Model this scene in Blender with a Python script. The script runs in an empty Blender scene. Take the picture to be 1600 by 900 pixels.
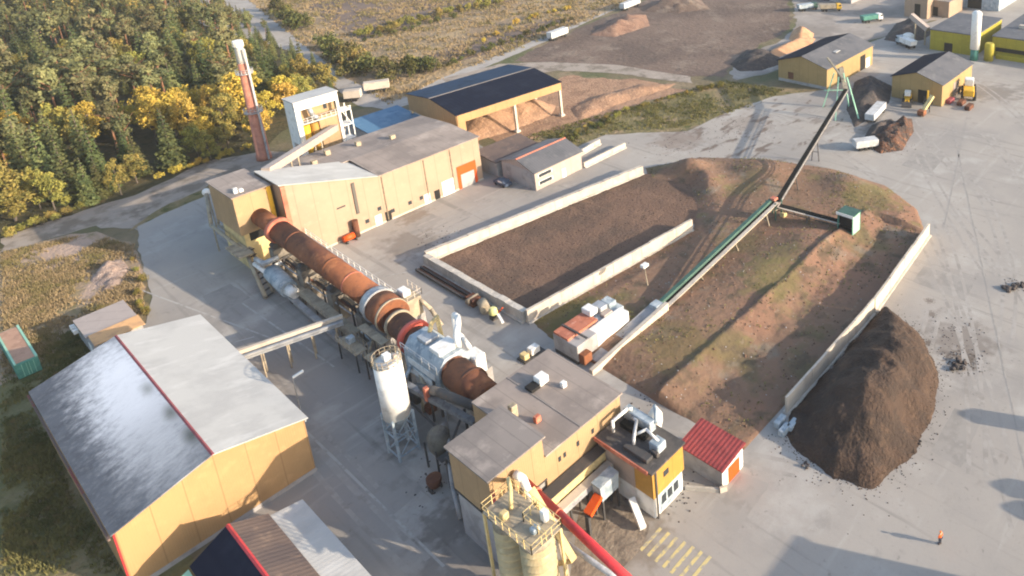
import bpy, bmesh, math, random
import numpy as np
from mathutils import Vector, Matrix, noise as mnoise
from mathutils.geometry import tessellate_polygon

random.seed(7)
rng = np.random.default_rng(7)
scene = bpy.context.scene
col = scene.collection
R = math.radians

# ------------------------------------------------------------------ camera
# site frame: x runs along the sheds (away to the right), y across them (away to the left), metres
FPX, PPX, PPY, CAM_H = 1168.3, 1119.5, 88.6, 72.0
_roll, _pitch, _yaw = .0368, .2993, R(51.4)
def _camera_axes():
    cp, sp = math.cos(_pitch), math.sin(_pitch)
    r0 = Vector((1, 0, 0)); fw = Vector((0, cp, -sp)); dn = fw.cross(r0)
    cr, sr = math.cos(_roll), math.sin(_roll)
    rt = cr * r0 + sr * dn; d2 = -sr * r0 + cr * dn
    rot = Matrix.Rotation(-_yaw, 3, 'Z')
    return rot @ rt, rot @ d2, rot @ fw
AX, AY, AZ = _camera_axes()
cam_data = bpy.data.cameras.new('camera')
cam = bpy.data.objects.new('camera', cam_data); col.objects.link(cam)
cam.matrix_world = Matrix(((AX.x, -AY.x, -AZ.x, 0), (AX.y, -AY.y, -AZ.y, 0), (AX.z, -AY.z, -AZ.z, CAM_H), (0, 0, 0, 1)))
cam_data.sensor_width = 36; cam_data.lens = FPX / 1600 * 36
cam_data.shift_x = (800 - PPX) / 1600; cam_data.shift_y = (PPY - 450) / 1600
cam_data.clip_start = 1; cam_data.clip_end = 6000
scene.camera = cam

def G(px, py, z=0.0):
    """survey: the site point at height z that the photograph shows at pixel px, py"""
    d = AX * ((px - PPX) / FPX) + AY * ((py - PPY) / FPX) + AZ
    t = (z - CAM_H) / d.z
    return Vector((d.x * t, d.y * t, z))
def GP(pts, z=0.0): return [G(x, y, z).to_2d()[:] for x, y in pts]

# ------------------------------------------------------------------ light
SUN_AZ, SUN_EL = math.atan2(-.927, .376), R(16.3)
world = bpy.data.worlds.new('World'); scene.world = world; world.use_nodes = True
nt = world.node_tree; nt.nodes.clear()
out = nt.nodes.new('ShaderNodeOutputWorld'); bg = nt.nodes.new('ShaderNodeBackground')
sky = nt.nodes.new('ShaderNodeTexSky'); sky.sky_type = 'NISHITA'; sky.sun_disc = False
sky.sun_elevation = SUN_EL; sky.sun_rotation = math.pi / 2 - SUN_AZ
sky.air_density = 1.0; sky.dust_density = 1.5
bg.inputs['Strength'].default_value = 0.15
nt.links.new(sky.outputs[0], bg.inputs['Color']); nt.links.new(bg.outputs[0], out.inputs['Surface'])
sl = bpy.data.lights.new('sun', 'SUN'); sl.energy = 3.6; sl.angle = R(0.5); sl.color = (1.0, 0.85, 0.66)
sun = bpy.data.objects.new('sun', sl); col.objects.link(sun)
sd = Vector((math.cos(SUN_AZ) * math.cos(SUN_EL), math.sin(SUN_AZ) * math.cos(SUN_EL), math.sin(SUN_EL)))
sun.rotation_euler = (-sd).to_track_quat('-Z', 'Y').to_euler(); sun.location = sd * 300
vs = scene.view_settings
scene.display_settings.display_device = 'sRGB'
vs.view_transform = 'Standard'; vs.look = 'None'; vs.gamma = 1.0; vs.use_curve_mapping = False
vs.exposure = 1.3
scene.render.engine = 'CYCLES'
cy = scene.cycles
cy.max_bounces = 5; cy.diffuse_bounces = 3; cy.glossy_bounces = 2; cy.transmission_bounces = 2; cy.transparent_max_bounces = 4
cy.use_denoising = True; cy.pixel_filter_type = 'BLACKMAN_HARRIS'; cy.filter_width = 2.0
cy.sample_clamp_indirect = 4.0

# ------------------------------------------------------------------ materials
def pm(name, base, layers=(), rough=.85, bump=None, metal=0.0, spec=.25, rand=0.0, wave=None, seam=None):
    """procedural material: base colour, noise layers (colour, scale, lo, hi, stretch, amount) and blobs ('blob', colour, x, y, radius, amount)"""
    m = bpy.data.materials.new(name); m.use_nodes = True
    t = m.node_tree; N = t.nodes; L = t.links
    b = N['Principled BSDF']
    b.inputs['Roughness'].default_value = rough; b.inputs['Metallic'].default_value = metal
    b.inputs['Specular IOR Level'].default_value = spec
    geo = N.new('ShaderNodeNewGeometry'); pos = geo.outputs['Position']
    rgb = N.new('ShaderNodeRGB'); rgb.outputs[0].default_value = (*base, 1); cur = rgb.outputs[0]
    def mixc(a, c, fac):
        mx = N.new('ShaderNodeMix'); mx.data_type = 'RGBA'
        L.new(fac, mx.inputs[0]); L.new(a, mx.inputs[6])
        if isinstance(c, tuple): mx.inputs[7].default_value = (*c, 1)
        else: L.new(c, mx.inputs[7])
        return mx.outputs[2]
    def maprange(v, lo, hi, to):
        mr = N.new('ShaderNodeMapRange'); mr.inputs[1].default_value = lo; mr.inputs[2].default_value = hi
        mr.inputs[3].default_value = 0; mr.inputs[4].default_value = to; mr.interpolation_type = 'SMOOTHSTEP'
        L.new(v, mr.inputs[0]); return mr.outputs[0]
    for ly in layers:
        if ly[0] == 'spots':
            _, c, x, y, r, sc, thr = ly
            nz = N.new('ShaderNodeTexNoise'); nz.inputs['Scale'].default_value = sc; nz.inputs['Detail'].default_value = 4
            mp = N.new('ShaderNodeVectorMath'); mp.operation = 'MULTIPLY'; mp.inputs[1].default_value = (.45, 1, 0); L.new(pos, mp.inputs[0]); L.new(mp.outputs[0], nz.inputs['Vector'])
            dist = N.new('ShaderNodeVectorMath'); dist.operation = 'DISTANCE'; flat = N.new('ShaderNodeVectorMath'); flat.operation = 'MULTIPLY'; flat.inputs[1].default_value = (1, 1, 0)
            L.new(pos, flat.inputs[0]); L.new(flat.outputs[0], dist.inputs[0]); dist.inputs[1].default_value = (x, y, 0)
            mu = N.new('ShaderNodeMath'); mu.operation = 'MULTIPLY'; L.new(maprange(nz.outputs[0], thr, thr + .09, 1), mu.inputs[0]); L.new(maprange(dist.outputs['Value'], r, r * .5, .85), mu.inputs[1])
            cur = mixc(cur, c, mu.outputs[0]); continue
        if ly[0] == 'soft':
            _, c, x, y, r, amt = ly
            nz = N.new('ShaderNodeTexNoise'); nz.inputs['Scale'].default_value = 1.0; nz.inputs['Detail'].default_value = 7; nz.inputs['Roughness'].default_value = .7
            mp = N.new('ShaderNodeVectorMath'); mp.operation = 'MULTIPLY'; mp.inputs[1].default_value = (.8, 1.1, 1); L.new(pos, mp.inputs[0]); L.new(mp.outputs[0], nz.inputs['Vector'])
            df = N.new('ShaderNodeVectorMath'); df.operation = 'SUBTRACT'; df.inputs[1].default_value = (x, y, 0); L.new(pos, df.inputs[0])
            sc = N.new('ShaderNodeVectorMath'); sc.operation = 'MULTIPLY'; sc.inputs[1].default_value = (1, .42, 0); L.new(df.outputs[0], sc.inputs[0])
            ln = N.new('ShaderNodeVectorMath'); ln.operation = 'LENGTH'; L.new(sc.outputs[0], ln.inputs[0])
            ml = N.new('ShaderNodeMath'); ml.operation = 'MULTIPLY_ADD'; ml.inputs[1].default_value = r * 1.1; ml.inputs[2].default_value = -r * .55; L.new(nz.outputs[0], ml.inputs[0])
            ad = N.new('ShaderNodeMath'); ad.operation = 'ADD'; L.new(ln.outputs['Value'], ad.inputs[0]); L.new(ml.outputs[0], ad.inputs[1])
            cur = mixc(cur, c, maprange(ad.outputs[0], r, 0, amt)); continue
        if ly[0] == 'blob':
            _, c, x, y, r, amt = ly
            nz = N.new('ShaderNodeTexNoise'); nz.inputs['Scale'].default_value = 3.5 / r; nz.inputs['Detail'].default_value = 5
            L.new(pos, nz.inputs['Vector'])
            dist = N.new('ShaderNodeVectorMath'); dist.operation = 'DISTANCE'
            flat = N.new('ShaderNodeVectorMath'); flat.operation = 'MULTIPLY'; flat.inputs[1].default_value = (1, 1, 0)
            L.new(pos, flat.inputs[0]); L.new(flat.outputs[0], dist.inputs[0]); dist.inputs[1].default_value = (x, y, 0)
            ml = N.new('ShaderNodeMath'); ml.operation = 'MULTIPLY_ADD'; ml.inputs[1].default_value = r * 2.2; ml.inputs[2].default_value = -r * 1.1
            L.new(nz.outputs[0], ml.inputs[0])
            ad = N.new('ShaderNodeMath'); ad.operation = 'ADD'; L.new(dist.outputs['Value'], ad.inputs[0]); L.new(ml.outputs[0], ad.inputs[1])
            cur = mixc(cur, c, maprange(ad.outputs[0], r, r * .35, amt))
            continue
        c, sc, lo, hi = ly[:4]; st = ly[4] if len(ly) > 4 else (1, 1, 1); amt = ly[5] if len(ly) > 5 else 1.0
        nz = N.new('ShaderNodeTexNoise'); nz.inputs['Scale'].default_value = sc; nz.inputs['Detail'].default_value = 6; nz.inputs['Roughness'].default_value = .6
        mp = N.new('ShaderNodeVectorMath'); mp.operation = 'MULTIPLY_ADD'; mp.inputs[1].default_value = st
        k = len(N) * 1.37; mp.inputs[2].default_value = (k, -k, k * .5)
        L.new(pos, mp.inputs[0]); L.new(mp.outputs[0], nz.inputs['Vector'])
        cur = mixc(cur, c, maprange(nz.outputs[0], lo, hi, amt))
    if seam:            # joints between sheets: (direction, spacing, width, darkness)
        dv = N.new('ShaderNodeVectorMath'); dv.operation = 'DOT_PRODUCT'; dv.inputs[1].default_value = seam[0]; L.new(pos, dv.inputs[0])
        pp = N.new('ShaderNodeMath'); pp.operation = 'PINGPONG'; pp.inputs[1].default_value = seam[1] / 2; L.new(dv.outputs['Value'], pp.inputs[0])
        cur = mixc(cur, tuple(x * .55 for x in base), maprange(pp.outputs[0], seam[2], seam[2] * .3, seam[3]))
    if rand:
        oi = N.new('ShaderNodeObjectInfo')
        hs = N.new('ShaderNodeHueSaturation')
        for inp, lo, hi in (('Hue', .5 - rand * .06, .5 + rand * .06), ('Value', 1 - rand * .7, 1 + rand * .6)):
            mr = N.new('ShaderNodeMapRange'); mr.inputs[3].default_value = lo; mr.inputs[4].default_value = hi
            if inp == 'Value':
                fr = N.new('ShaderNodeMath'); fr.operation = 'MULTIPLY'; fr.inputs[1].default_value = 7.31; L.new(oi.outputs['Random'], fr.inputs[0])
                f2 = N.new('ShaderNodeMath'); f2.operation = 'FRACT'; L.new(fr.outputs[0], f2.inputs[0]); L.new(f2.outputs[0], mr.inputs[0])
            else: L.new(oi.outputs['Random'], mr.inputs[0])
            L.new(mr.outputs[0], hs.inputs[inp])
        L.new(cur, hs.inputs['Color']); cur = hs.outputs[0]
    L.new(cur, b.inputs['Base Color'])
    h = None
    if bump:
        nz = N.new('ShaderNodeTexNoise'); nz.inputs['Scale'].default_value = bump[0]; nz.inputs['Detail'].default_value = 6; L.new(pos, nz.inputs['Vector'])
        bp = N.new('ShaderNodeBump'); bp.inputs['Strength'].default_value = bump[1]; bp.inputs['Distance'].default_value = bump[2]
        L.new(nz.outputs[0], bp.inputs['Height']); L.new(bp.outputs[0], b.inputs['Normal']); h = bp
    if wave:            # ribs of profiled sheet: (direction vector, spacing, strength)
        dv = N.new('ShaderNodeVectorMath'); dv.operation = 'DOT_PRODUCT'; dv.inputs[1].default_value = wave[0]; L.new(pos, dv.inputs[0])
        mu = N.new('ShaderNodeMath'); mu.operation = 'MULTIPLY'; mu.inputs[1].default_value = 2 * math.pi / wave[1]; L.new(dv.outputs['Value'], mu.inputs[0])
        sn = N.new('ShaderNodeMath'); sn.operation = 'SINE'; L.new(mu.outputs[0], sn.inputs[0])
        bp = N.new('ShaderNodeBump'); bp.inputs['Strength'].default_value = wave[2]; bp.inputs['Distance'].default_value = .05
        L.new(sn.outputs[0], bp.inputs['Height'])
        if h: L.new(h.outputs[0], bp.inputs['Normal'])
        L.new(bp.outputs[0], b.inputs['Normal'])
    return m

M = {}
M['earth'] = pm('earth', (.165, .13, .075), [((.10, .105, .045), .05, .42, .62), ((.24, .18, .11), .11, .5, .68), ((.07, .075, .03), .35, .55, .72, (1, 1, 1), .7), ((.28, .21, .14), 1.1, .6, .8, (1, 1, 1), .5)], bump=(.9, .6, .4))
_st = [((.285, .262, .24), .035, .40, .62), ((.40, .37, .335), .09, .52, .70), ((.22, .20, .18), .22, .58, .76, (1, 1, 1), .6),
       ((.44, .41, .37), .6, .55, .8, (.10, 1, 1), .6), ((.20, .185, .165), .7, .55, .72, (1, .05, 1), .6), ((.24, .22, .20), 2.2, .55, .8, (1, 1, 1), .5), ((.17, .155, .14), 1.0, .64, .74, (1, 1, 1), .6)]
M['yard'] = pm('yard_concrete', (.35, .316, .28), _st + [
    ('blob', (.12, .095, .075), 88, 28.2, 3.0, .9), ('blob', (.16, .13, .11), 92, 30, 6.0, .6), ('blob', (.10, .085, .07), 108.7, 28.2, 1.2, .9), ('blob', (.1, .085, .07), 110.2, 27.4, 1.1, .9),
    ('blob', (.13, .10, .08), 88.5, 33.5, 1.0, .8), ('blob', (.13, .10, .08), 95, 36, 1.1, .7), ('blob', (.13, .1, .08), 98, 37.5, .9, .7),
    ('spots', (.13, .095, .075), 138, 102, 26, .30, .55), ('spots', (.15, .11, .09), 150, 95, 30, .5, .6), ('blob', (.20, .15, .12), 124, 112, 8, .6), ('blob', (.19, .145, .115), 142, 103, 8, .4), ('spots', (.13, .10, .085), 85, 60, 60, .35, .70), ('blob', (.14, .11, .09), 156, 74, 7, .6),
    ('blob', (.14, .11, .085), 45, 50, 5, .7), ('blob', (.20, .16, .12), 40, 47, 6, .7), ('blob', (.12, .10, .085), 30, 64, 4, .6), ('blob', (.13, .115, .10), 36, 80, 6, .7),
    ('blob', (.17, .14, .115), 60, 122, 7, .6), ('blob', (.2, .16, .125), 66, 131, 4, .7), ('blob', (.13, .11, .1), 28, 58, 7, .45), ('blob', (.14, .12, .1), 196, 60, 9, .55), ('blob', (.12, .1, .085), 205, 50, 8, .5)],
    rough=.9, bump=(3, .25, .05))
M['faryard'] = pm('far_yard', (.33, .29, .255), [((.23, .20, .175), .05, .42, .62), ((.42, .36, .31), .12, .52, .7), ((.17, .14, .12), .3, .58, .74, (1, 1, 1), .7)], rough=.95)
M['road'] = pm('road_gravel', (.36, .33, .30), [((.27, .245, .22), .15, .45, .65), ((.42, .38, .34), .6, .5, .75)], rough=.95)
M['track'] = pm('dirt_track', (.32, .27, .225), [((.20, .165, .13), .2, .45, .62), ((.40, .33, .28), .5, .52, .75)], rough=.95, bump=(1.2, .5, .2))
M['drygrass'] = pm('dry_grass', (.31, .225, .145), [((.215, .17, .085), .10, .47, .62), ((.42, .30, .23), .16, .47, .60, (1, .35, 1)), ((.13, .13, .05), .4, .56, .7, (1, 1, 1), .8), ((.40, .29, .2), 1.2, .55, .75, (1, 1, 1), .6)], rough=1, bump=(1.5, .8, .4))
M['meadow'] = pm('meadow', (.34, .245, .14), [((.25, .18, .115), .035, .44, .58), ((.38, .275, .17), .07, .5, .66, (.25, 1, 1)), ((.155, .125, .08), .12, .53, .68, (.2, 1, 1), .85), ((.16, .15, .055), .3, .58, .72, (1, 1, 1), .7), ((.40, .30, .19), .7, .56, .76, (1, 1, 1), .6)], rough=1, bump=(.8, 1, .8))
M['tilled'] = pm('tilled_field', (.17, .125, .10), [((.115, .085, .07), .08, .42, .6, (.15, 1, 1)), ((.23, .165, .125), .3, .52, .7, (.3, 1, 1))], rough=1, bump=(1, .8, .5))
M['peatyard'] = pm('peat_yard', (.170, .120, .094), [((.12, .086, .07), .04, .42, .6), ((.21, .16, .125), .1, .52, .68), ((.085, .068, .058), .3, .55, .7, (1, 1, 1), .7), ((.25, .20, .15), .5, .6, .78, (1, 1, 1), .5)], rough=1, bump=(.7, .7, .5))
M['peat'] = pm('peat', (.162, .098, .068), [((.115, .076, .056), .08, .42, .6), ((.19, .115, .078), .25, .5, .68, (1, .3, 1)), ((.075, .052, .04), .8, .56, .72, (.15, 1, 1), .6), ((.19, .12, .082), 2.5, .56, .8, (1, 1, 1), .5)], rough=1, bump=(2.2, .8, .25))
M['bank'] = pm('bank_soil', (.205, .125, .083), [((.245, .135, .088), .055, .45, .62), ((.135, .11, .055), .075, .54, .64, (1, 1, 1), .75), ((.20, .165, .125), .11, .58, .68, (1, 1, 1), .8), ((.105, .078, .052), .3, .52, .66, (1, 1, 1), .8), ((.17, .145, .06), .2, .60, .70, (1, 1, 1), .6), ((.26, .20, .14), 1.1, .58, .72, (1, 1, 1), .6), ((.075, .06, .04), 1.6, .60, .72, (1, 1, 1), .6), ('blob', (.13, .115, .04), 62, 80, 9, .8), ('blob', (.16, .12, .05), 66, 62, 8, .6), ('blob', (.14, .125, .045), 88, 60, 7, .6), ('blob', (.15, .13, .05), 122, 60, 8, .7)], rough=1, bump=(1.2, .6, .25))
M['clay'] = pm('clay_heap', (.072, .047, .035), [((.052, .037, .030), .25, .42, .6), ((.098, .064, .045), .6, .52, .7), ((.15, .115, .09), .35, .66, .78, (1, 1, 1), .4)], rough=1, bump=(2.5, 1, .35))
M['darkheap'] = pm('dark_heap', (.085, .07, .065), [((.055, .05, .05), .3, .42, .6), ((.13, .1, .085), .8, .52, .7)], rough=1, bump=(2, .9, .4))
M['rustheap'] = pm('rust_scrap', (.13, .06, .036), [((.055, .04, .034), .5, .42, .58), ((.26, .12, .065), .9, .54, .68), ((.08, .065, .06), 2, .50, .64), ((.30, .22, .17), 1.6, .64, .74)], rough=.9, bump=(2, 1, .6))
M['sand'] = pm('sand', (.50, .28, .155), [((.38, .21, .12), .2, .45, .65), ((.55, .34, .20), .7, .52, .72)], rough=1, bump=(1.5, .6, .3))
M['chips'] = pm('wood_chips', (.36, .215, .135), [((.26, .155, .10), .25, .44, .62), ((.44, .28, .18), .8, .52, .72), ((.19, .13, .08), .5, .58, .72, (1, 1, 1), .7)], rough=1, bump=(1.5, .8, .4))
M['forestfloor'] = pm('forest_floor', (.07, .062, .03), [((.11, .085, .04), .2, .45, .62), ((.045, .05, .02), .6, .5, .68)], rough=1, bump=(1, .8, .5))
M['verge'] = pm('verge_grass', (.18, .15, .07), [((.27, .20, .115), .15, .46, .62), ((.085, .09, .03), .4, .52, .68), ((.26, .19, .11), .9, .58, .74, (1, 1, 1), .7)], rough=1, bump=(1.4, .9, .5))
M['darkgrass'] = pm('rough_grass', (.15, .135, .06), [((.22, .175, .095), .15, .46, .62), ((.095, .10, .04), .4, .5, .66), ((.19, .145, .085), .8, .6, .76, (1, 1, 1), .6)], rough=1, bump=(1.6, .9, .4))
M['paint'] = pm('yellow_paint', (.62, .50, .22), [((.36, .32, .26), 1.4, .46, .62)], rough=.8)
def wallm(name, c, d=.85, ribs=.25):
    return pm(name, c, [(tuple(x * (d + .07) for x in c), .25, .46, .68), (tuple(x * .74 for x in c), 1.1, .60, .78, (1, 1, .07), .55), (tuple(x * .9 for x in c), .12, .45, .6), (tuple(min(1, x * 1.06) for x in c), .9, .5, .7)], rough=.6, spec=.3, wave=((1, 1, 0), ribs, .12), seam=((1, 1, 0), 3.0, .09, .55))
M['yellow'] = wallm('yellow_cladding', (.395, .24, .112))
M['faryellow'] = wallm('far_yellow_cladding', (.35, .24, .105))
M['cream'] = wallm('cream_cladding', (.35, .25, .178))
M['paleyellow'] = wallm('pale_yellow_cladding', (.37, .247, .135))
M['tower'] = wallm('orange_yellow_cladding', (.42, .235, .05))
M['olive'] = wallm('olive_yellow_cladding', (.36, .30, .03))
M['pink'] = wallm('pinkish_render', (.40, .33, .29))
M['white'] = pm('white_paint', (.76, .74, .70), [((.58, .55, .50), .8, .48, .68), ((.45, .38, .30), 1.6, .62, .76, (1, 1, .2), .6)], rough=.55)
M['greywall'] = pm('grey_render', (.36, .34, .33), [((.27, .255, .245), .5, .44, .64), ((.22, .2, .19), 1.5, .58, .74, (1, 1, .2), .6)], rough=.85)
M['concrete'] = pm('cast_concrete', (.50, .455, .395), [((.38, .345, .30), .5, .45, .65), ((.60, .54, .47), 1.3, .5, .7), ((.24, .215, .19), .9, .62, .76, (1, 1, .3), .6)], rough=.9, bump=(3, .4, .06))
M['palewall'] = pm('pale_concrete', (.52, .45, .37), [((.42, .36, .30), .6, .45, .65), ((.34, .3, .25), 1.1, .62, .76, (1, 1, .3), .5)], rough=.9, bump=(3, .4, .06))
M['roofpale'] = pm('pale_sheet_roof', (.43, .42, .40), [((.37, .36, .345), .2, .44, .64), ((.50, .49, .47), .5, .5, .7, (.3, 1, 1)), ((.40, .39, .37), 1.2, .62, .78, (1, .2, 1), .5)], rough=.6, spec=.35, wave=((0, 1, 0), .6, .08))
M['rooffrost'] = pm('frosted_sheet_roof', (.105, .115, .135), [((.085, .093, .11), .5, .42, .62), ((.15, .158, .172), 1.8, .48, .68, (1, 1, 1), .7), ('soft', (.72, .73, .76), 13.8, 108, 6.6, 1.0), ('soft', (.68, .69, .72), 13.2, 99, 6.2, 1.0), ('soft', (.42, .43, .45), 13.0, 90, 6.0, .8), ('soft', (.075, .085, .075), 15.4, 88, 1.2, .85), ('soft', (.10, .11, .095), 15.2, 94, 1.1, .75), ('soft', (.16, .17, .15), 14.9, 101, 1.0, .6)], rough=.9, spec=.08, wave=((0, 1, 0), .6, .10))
M['roofgrey'] = pm('grey_felt_roof', (.245, .212, .192), [((.185, .162, .15), .12, .42, .62), ((.32, .275, .245), .3, .52, .72), ((.13, .115, .11), 1.1, .6, .74, (1, .25, 1), .5), ((.36, .32, .29), .7, .62, .74, (1, 1, 1), .5)], rough=.9, seam=((1, 0, 0), 1.6, .07, .5))
M['rooftan'] = pm('weathered_felt_roof', (.305, .252, .218), [((.225, .187, .165), .1, .44, .60), ((.39, .325, .28), .2, .52, .68), ((.13, .115, .105), .5, .58, .72, (1, .3, 1), .6), ((.40, .34, .29), .5, .62, .74, (1, 1, 1), .5)], rough=.9, seam=((1, 0, 0), 2.0, .08, .5))
M['roofslate'] = pm('slate_grey_roof', (.115, .115, .125), [((.085, .088, .098), .15, .44, .62), ((.155, .152, .155), .6, .52, .72)], rough=.7, wave=((1, 0, 0), .6, .2))
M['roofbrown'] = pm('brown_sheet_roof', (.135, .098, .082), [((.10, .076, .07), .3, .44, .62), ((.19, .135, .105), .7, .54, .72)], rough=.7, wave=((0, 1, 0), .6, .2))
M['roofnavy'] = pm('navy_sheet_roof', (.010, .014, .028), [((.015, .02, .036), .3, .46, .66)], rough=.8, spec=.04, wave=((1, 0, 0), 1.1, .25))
M['roofteal'] = pm('blue_panel_roof', (.022, .046, .09), [((.015, .03, .06), .3, .46, .66), ((.035, .065, .11), .5, .55, .72, (1, .1, 1), .6)], rough=.7, spec=.1, wave=((1, 0, 0), 1.1, .3))
M['roofblue'] = pm('blue_sheet_roof', (.085, .18, .29), [((.12, .22, .33), .25, .5, .66), ((.06, .14, .24), .5, .5, .68)], rough=.55)
M['roofred'] = pm('red_tile_roof', (.31, .058, .055), [((.235, .046, .045), .8, .44, .62, (1, .25, 1)), ((.38, .09, .08), 1.5, .54, .72)], rough=.7, wave=((0, 1, 0), .55, .35))
M['red'] = pm('red_paint', (.50, .035, .04), [((.36, .03, .035), 1, .5, .7)], rough=.45, spec=.4)
M['redtrim'] = pm('red_trim', (.26, .06, .07), [((.17, .05, .055), 1, .45, .65)], rough=.6)
M['orange'] = pm('orange_paint', (.62, .085, .012), [((.48, .075, .02), 1.2, .5, .7)], rough=.5)
M['rust'] = pm('rusted_steel', (.21, .080, .038), [((.125, .05, .03), .35, .42, .62), ((.29, .12, .055), .5, .54, .72), ((.095, .045, .032), 1.4, .56, .72), ((.33, .18, .10), 2.2, .62, .78, (1, 1, 1), .6)], rough=.85, bump=(4, .4, .05))
M['rustdark'] = pm('dark_rusted_steel', (.13, .052, .03), [((.075, .036, .026), .6, .44, .62), ((.21, .085, .04), 1.2, .54, .72)], rough=.85)
M['rustpink'] = pm('red_lead_steel', (.48, .165, .105), [((.36, .11, .07), .6, .46, .64), ((.55, .26, .18), 1.3, .55, .72)], rough=.8)
M['brick'] = pm('chimney_brick', (.46, .20, .135), [((.37, .15, .105), .5, .44, .62), ((.53, .26, .185), .9, .54, .72), ((.25, .1, .07), 1.6, .62, .76, (1, 1, .2), .6)], rough=.9)
M['steel'] = pm('galvanised_steel', (.42, .43, .44), [((.30, .31, .33), .8, .45, .65), ((.54, .54, .53), 1.8, .55, .74)], rough=.45, metal=.35, spec=.4)
M['bluegrey'] = pm('blue_grey_machine_paint', (.36, .41, .44), [((.22, .27, .31), .7, .44, .62), ((.54, .56, .56), 1.2, .52, .70), ((.22, .14, .1), 1.7, .62, .74, (1, 1, .3), .7)], rough=.6)
M['darksteel'] = pm('dark_steel', (.065, .062, .062), [((.10, .085, .075), 1, .5, .7), ((.16, .085, .05), 1.7, .6, .74)], rough=.7)
M['belt'] = pm('rubber_belt', (.014, .015, .015), [((.025, .024, .023), 1, .5, .7)], rough=.95, spec=.03)
M['tansteel'] = pm('dusty_steel', (.36, .30, .215), [((.24, .20, .15), .7, .45, .65), ((.46, .39, .29), 1.5, .54, .74)], rough=.8)
M['dustycream'] = pm('dusty_cream_paint', (.62, .47, .22), [((.45, .35, .18), .7, .45, .65), ((.72, .58, .31), 1.5, .54, .74)], rough=.65)
M['silocream'] = pm('cream_silo_sheet', (.46, .37, .215), [((.36, .29, .17), .6, .45, .65), ((.54, .45, .28), 1.4, .54, .74), ((.22, .17, .1), 1.5, .64, .76, (1, 1, .15), .6)], rough=.7)
M['green'] = pm('green_paint', (.05, .105, .085), [((.035, .08, .065), 1, .46, .66), ((.08, .23, .16), 1.6, .58, .74)], rough=.55)
M['palegreen'] = pm('pale_green_paint', (.27, .50, .36), [((.36, .58, .42), 1, .5, .7)], rough=.6)
M['teal'] = pm('teal_paint', (.07, .22, .175), [((.05, .165, .14), .9, .46, .66), ((.11, .28, .22), 1.6, .56, .74)], rough=.6)
M['rusttop'] = pm('rusty_container_roof', (.42, .25, .17), [((.33, .19, .13), .8, .45, .64), ((.50, .33, .24), 1.5, .54, .74)], rough=.85)
M['glass'] = pm('window_glass', (.035, .042, .05), rough=.15, spec=.5)
M['dark'] = pm('dark_opening', (.018, .017, .017), rough=.9)
M['amber'] = pm('machine_yellow', (.72, .42, .035), [((.5, .28, .04), 1.5, .5, .7)], rough=.5)
M['trailerwhite'] = pm('dirty_trailer_white', (.52, .52, .52), [((.40, .39, .38), .5, .45, .62), ((.30, .26, .22), 1.2, .6, .75, (1, 1, .2), .6)], rough=.5)
M['tyre'] = pm('tyre_rubber', (.025, .025, .026), rough=.9)
M['bark'] = pm('pine_bark', (.25, .125, .07), [((.15, .085, .055), 1.5, .45, .65)], rough=1)
M['greybark'] = pm('grey_bark', (.12, .095, .075), [((.07, .06, .05), 1.5, .45, .65)], rough=1)
M['birchbark'] = pm('birch_bark', (.55, .52, .47), [((.12, .11, .1), 2.2, .56, .66)], rough=.9)
M['spruceleaf'] = pm('spruce_needles', (.105, .118, .042), [((.066, .086, .033), .35, .44, .60), ((.175, .165, .06), .8, .52, .70)], rough=.9, rand=.5, spec=.15)
M['pineleaf'] = pm('pine_needles', (.15, .145, .062), [((.10, .108, .048), .35, .44, .60), ((.21, .18, .08), .8, .54, .72)], rough=.9, rand=.5, spec=.15)
M['birchleaf'] = pm('yellow_leaves', (.47, .325, .055), [((.32, .245, .05), .4, .44, .60), ((.58, .42, .09), .9, .52, .70)], rough=.85, rand=.28, spec=.15)
M['limeleaf'] = pm('yellow_green_leaves', (.26, .22, .055), [((.165, .16, .042), .4, .44, .60), ((.34, .26, .065), .9, .52, .70)], rough=.85, rand=.5, spec=.15)
M['shrubleaf'] = pm('shrub_leaves', (.105, .108, .032), [((.065, .075, .025), .4, .44, .60), ((.18, .145, .045), .9, .52, .70)], rough=.85, rand=.6, spec=.15)
M['strawblade'] = pm('straw_blades', (.29, .215, .12), [((.17, .145, .06), .12, .44, .60), ((.35, .255, .15), .8, .52, .72)], rough=1, spec=.1)
M['weedblade'] = pm('weed_blades', (.17, .155, .06), [((.10, .105, .04), .3, .44, .60), ((.22, .165, .075), .7, .52, .70)], rough=1, spec=.1)
M['skin'] = pm('skin', (.55, .33, .24), rough=.6)
M['jacket'] = pm('high_visibility_jacket', (.95, .17, .03), rough=.7)
M['trousers'] = pm('dark_trousers', (.035, .04, .06), rough=.9)
M['helmet'] = pm('orange_helmet', (.85, .22, .04), rough=.4)

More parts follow.
